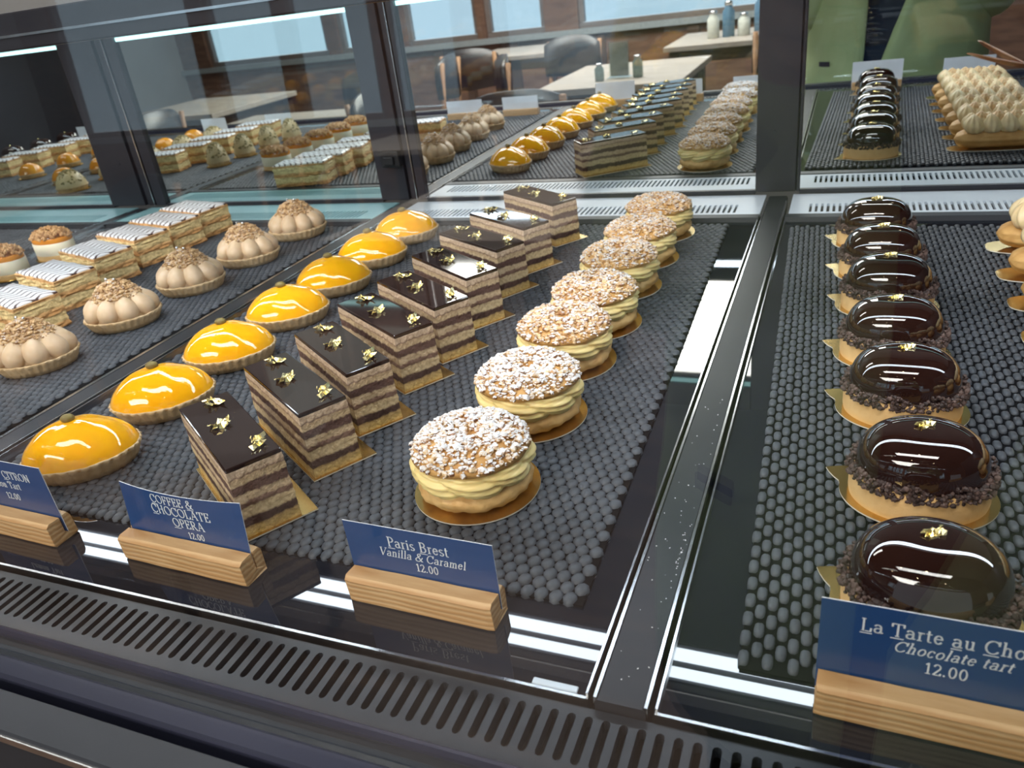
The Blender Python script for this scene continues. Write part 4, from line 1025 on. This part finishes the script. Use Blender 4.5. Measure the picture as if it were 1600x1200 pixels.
# clothes
def rings_torso(rows, n, gap=None):
    out = []
    for z, a, b, cy_ in rows:
        if gap: p0, p1 = gap(z); ang = [p1 + (2 * PI + p0 - p1) * k / (n - 1) for k in range(n)]
        else: ang = [2 * PI * k / n for k in range(n)]
        out.append([(PX + a * math.sin(t) * (1 + .02 * nz((math.sin(t), math.cos(t), z * 6), 2.2)), cy_ + b * math.cos(t) + .010 * nz((math.sin(t) * 2, z * 9, math.cos(t)), 2.4), z) for t in ang])
    return out
rows = [(-.15, .200, .140, PY), (-.06, .196, .138, PY), (.04, .186, .130, PY), (.14, .186, .130, PY), (.26, .200, .136, PY - .01), (.36, .205, .118, PY - .015), (.42, .165, .090, PY - .02), (.455, .085, .070, PY - .015)]
MB().loft(rings_torso(rows, 40), cap0=False, cap1=False).build('shirt', MT['navy'], per, smooth=True)
def jgap(z):
    t = min(max((z + .06) / .22, 0), 1.4)
    return (math.asin((.118 - PX) / .235), math.asin((.138 + .075 * t - PX) / .235))
rows = [(z, a + .030, b + .022, c) for z, a, b, c in rows]; fine = []
for k in range(len(rows) - 1):
    for u in (0, .25, .5, .75): fine.append(tuple(rows[k][i] + (rows[k + 1][i] - rows[k][i]) * u for i in range(4)))
fine = [(-.22,) + rows[0][1:]] + fine + [rows[-1]]
rg = rings_torso(fine, 64, jgap); mb = MB(); v = [p for r_ in rg for p in r_]; ff = []
for k in range(len(rg) - 1):
    for i in range(63): ff.append((k * 64 + i, k * 64 + i + 1, (k + 1) * 64 + i + 1, (k + 1) * 64 + i))
jk = mb.add(v, ff).build('jacket', MT['jacket'], per, smooth=True)
so = jk.modifiers.new('cloth', 'SOLIDIFY'); so.thickness = .005
lb = MB().box((-.016, -.001, -.006), (.016, .001, .006)).build('dark_label', MT['navy'], jk); lb.location = (.028, PY + .103, .010); lb.rotation_euler = (0, 0, .62)
for s in (-1, 1):
    end = ph_c + Rv * (s * .083); w_ = end - Uv * .055 - Fv * .045 + Rv * (s * .020)
    a = Vector((PX + s * .150, PY - .02, .405)); b = Vector((PX + s * .240, PY, .125)); c = b + (w_ - b) * .86
    pts = [a + (b - a) * u for u in (0, .25, .5, .75, .95)] + [b + (c - b) * u for u in (.12, .4, .7, 1)]
    MB().tube(pts, [.078, .076, .070, .064, .062, .060, .054, .048, .043], 18).build('sleeve', MT['jacket'], per, smooth=True)
    pts = [(PX + s * .085, PY - .01, -.09), (PX + s * .09, PY, -.2), (PX + s * .10, PY + .01, -.5), (PX + s * .105, PY - .02, -.88)]
    MB().tube(pts, [.112, .108, .080, .072], 18).build('trouser_leg', MT['denim'], per, smooth=True)
    sm = MB(); blob(sm, (PX + s * .112, PY + .05, -.915), (.048, .135, .042), 16, 10, f=lambda p: (p[0], p[1], max(p[2], FLOOR + .002))); sm.build('shoe', MT['shoe'], per, smooth=True)
pho = empty('phone', ph_c); tag(pho, 'black phone held up in both hands by the photographer', 'phone')
pho.matrix_world = Matrix(((Rv.x, Uv.x, -Fv.x, ph_c.x), (Rv.y, Uv.y, -Fv.y, ph_c.y), (Rv.z, Uv.z, -Fv.z, ph_c.z), (0, 0, 0, 1)))
MB().box((-.0735, -.0355, -.004), (.0735, .0355, .004)).build('phone_body', MT['black'], pho, bevel=.003)
MB().box((-.071, -.033, .0041), (.071, .033, .0043)).build('screen', M('dark_phone_screen', (.01, .01, .012), rough=.08), pho)
l_ = MB(); l_.loft([[(-.052 + .006 * math.cos(t), .018 + .006 * math.sin(t), z) for t in np.linspace(0, 2 * PI, 21)[:-1]] for z in (-.004, -.0055)]).build('lens', MT['ganache'], pho)
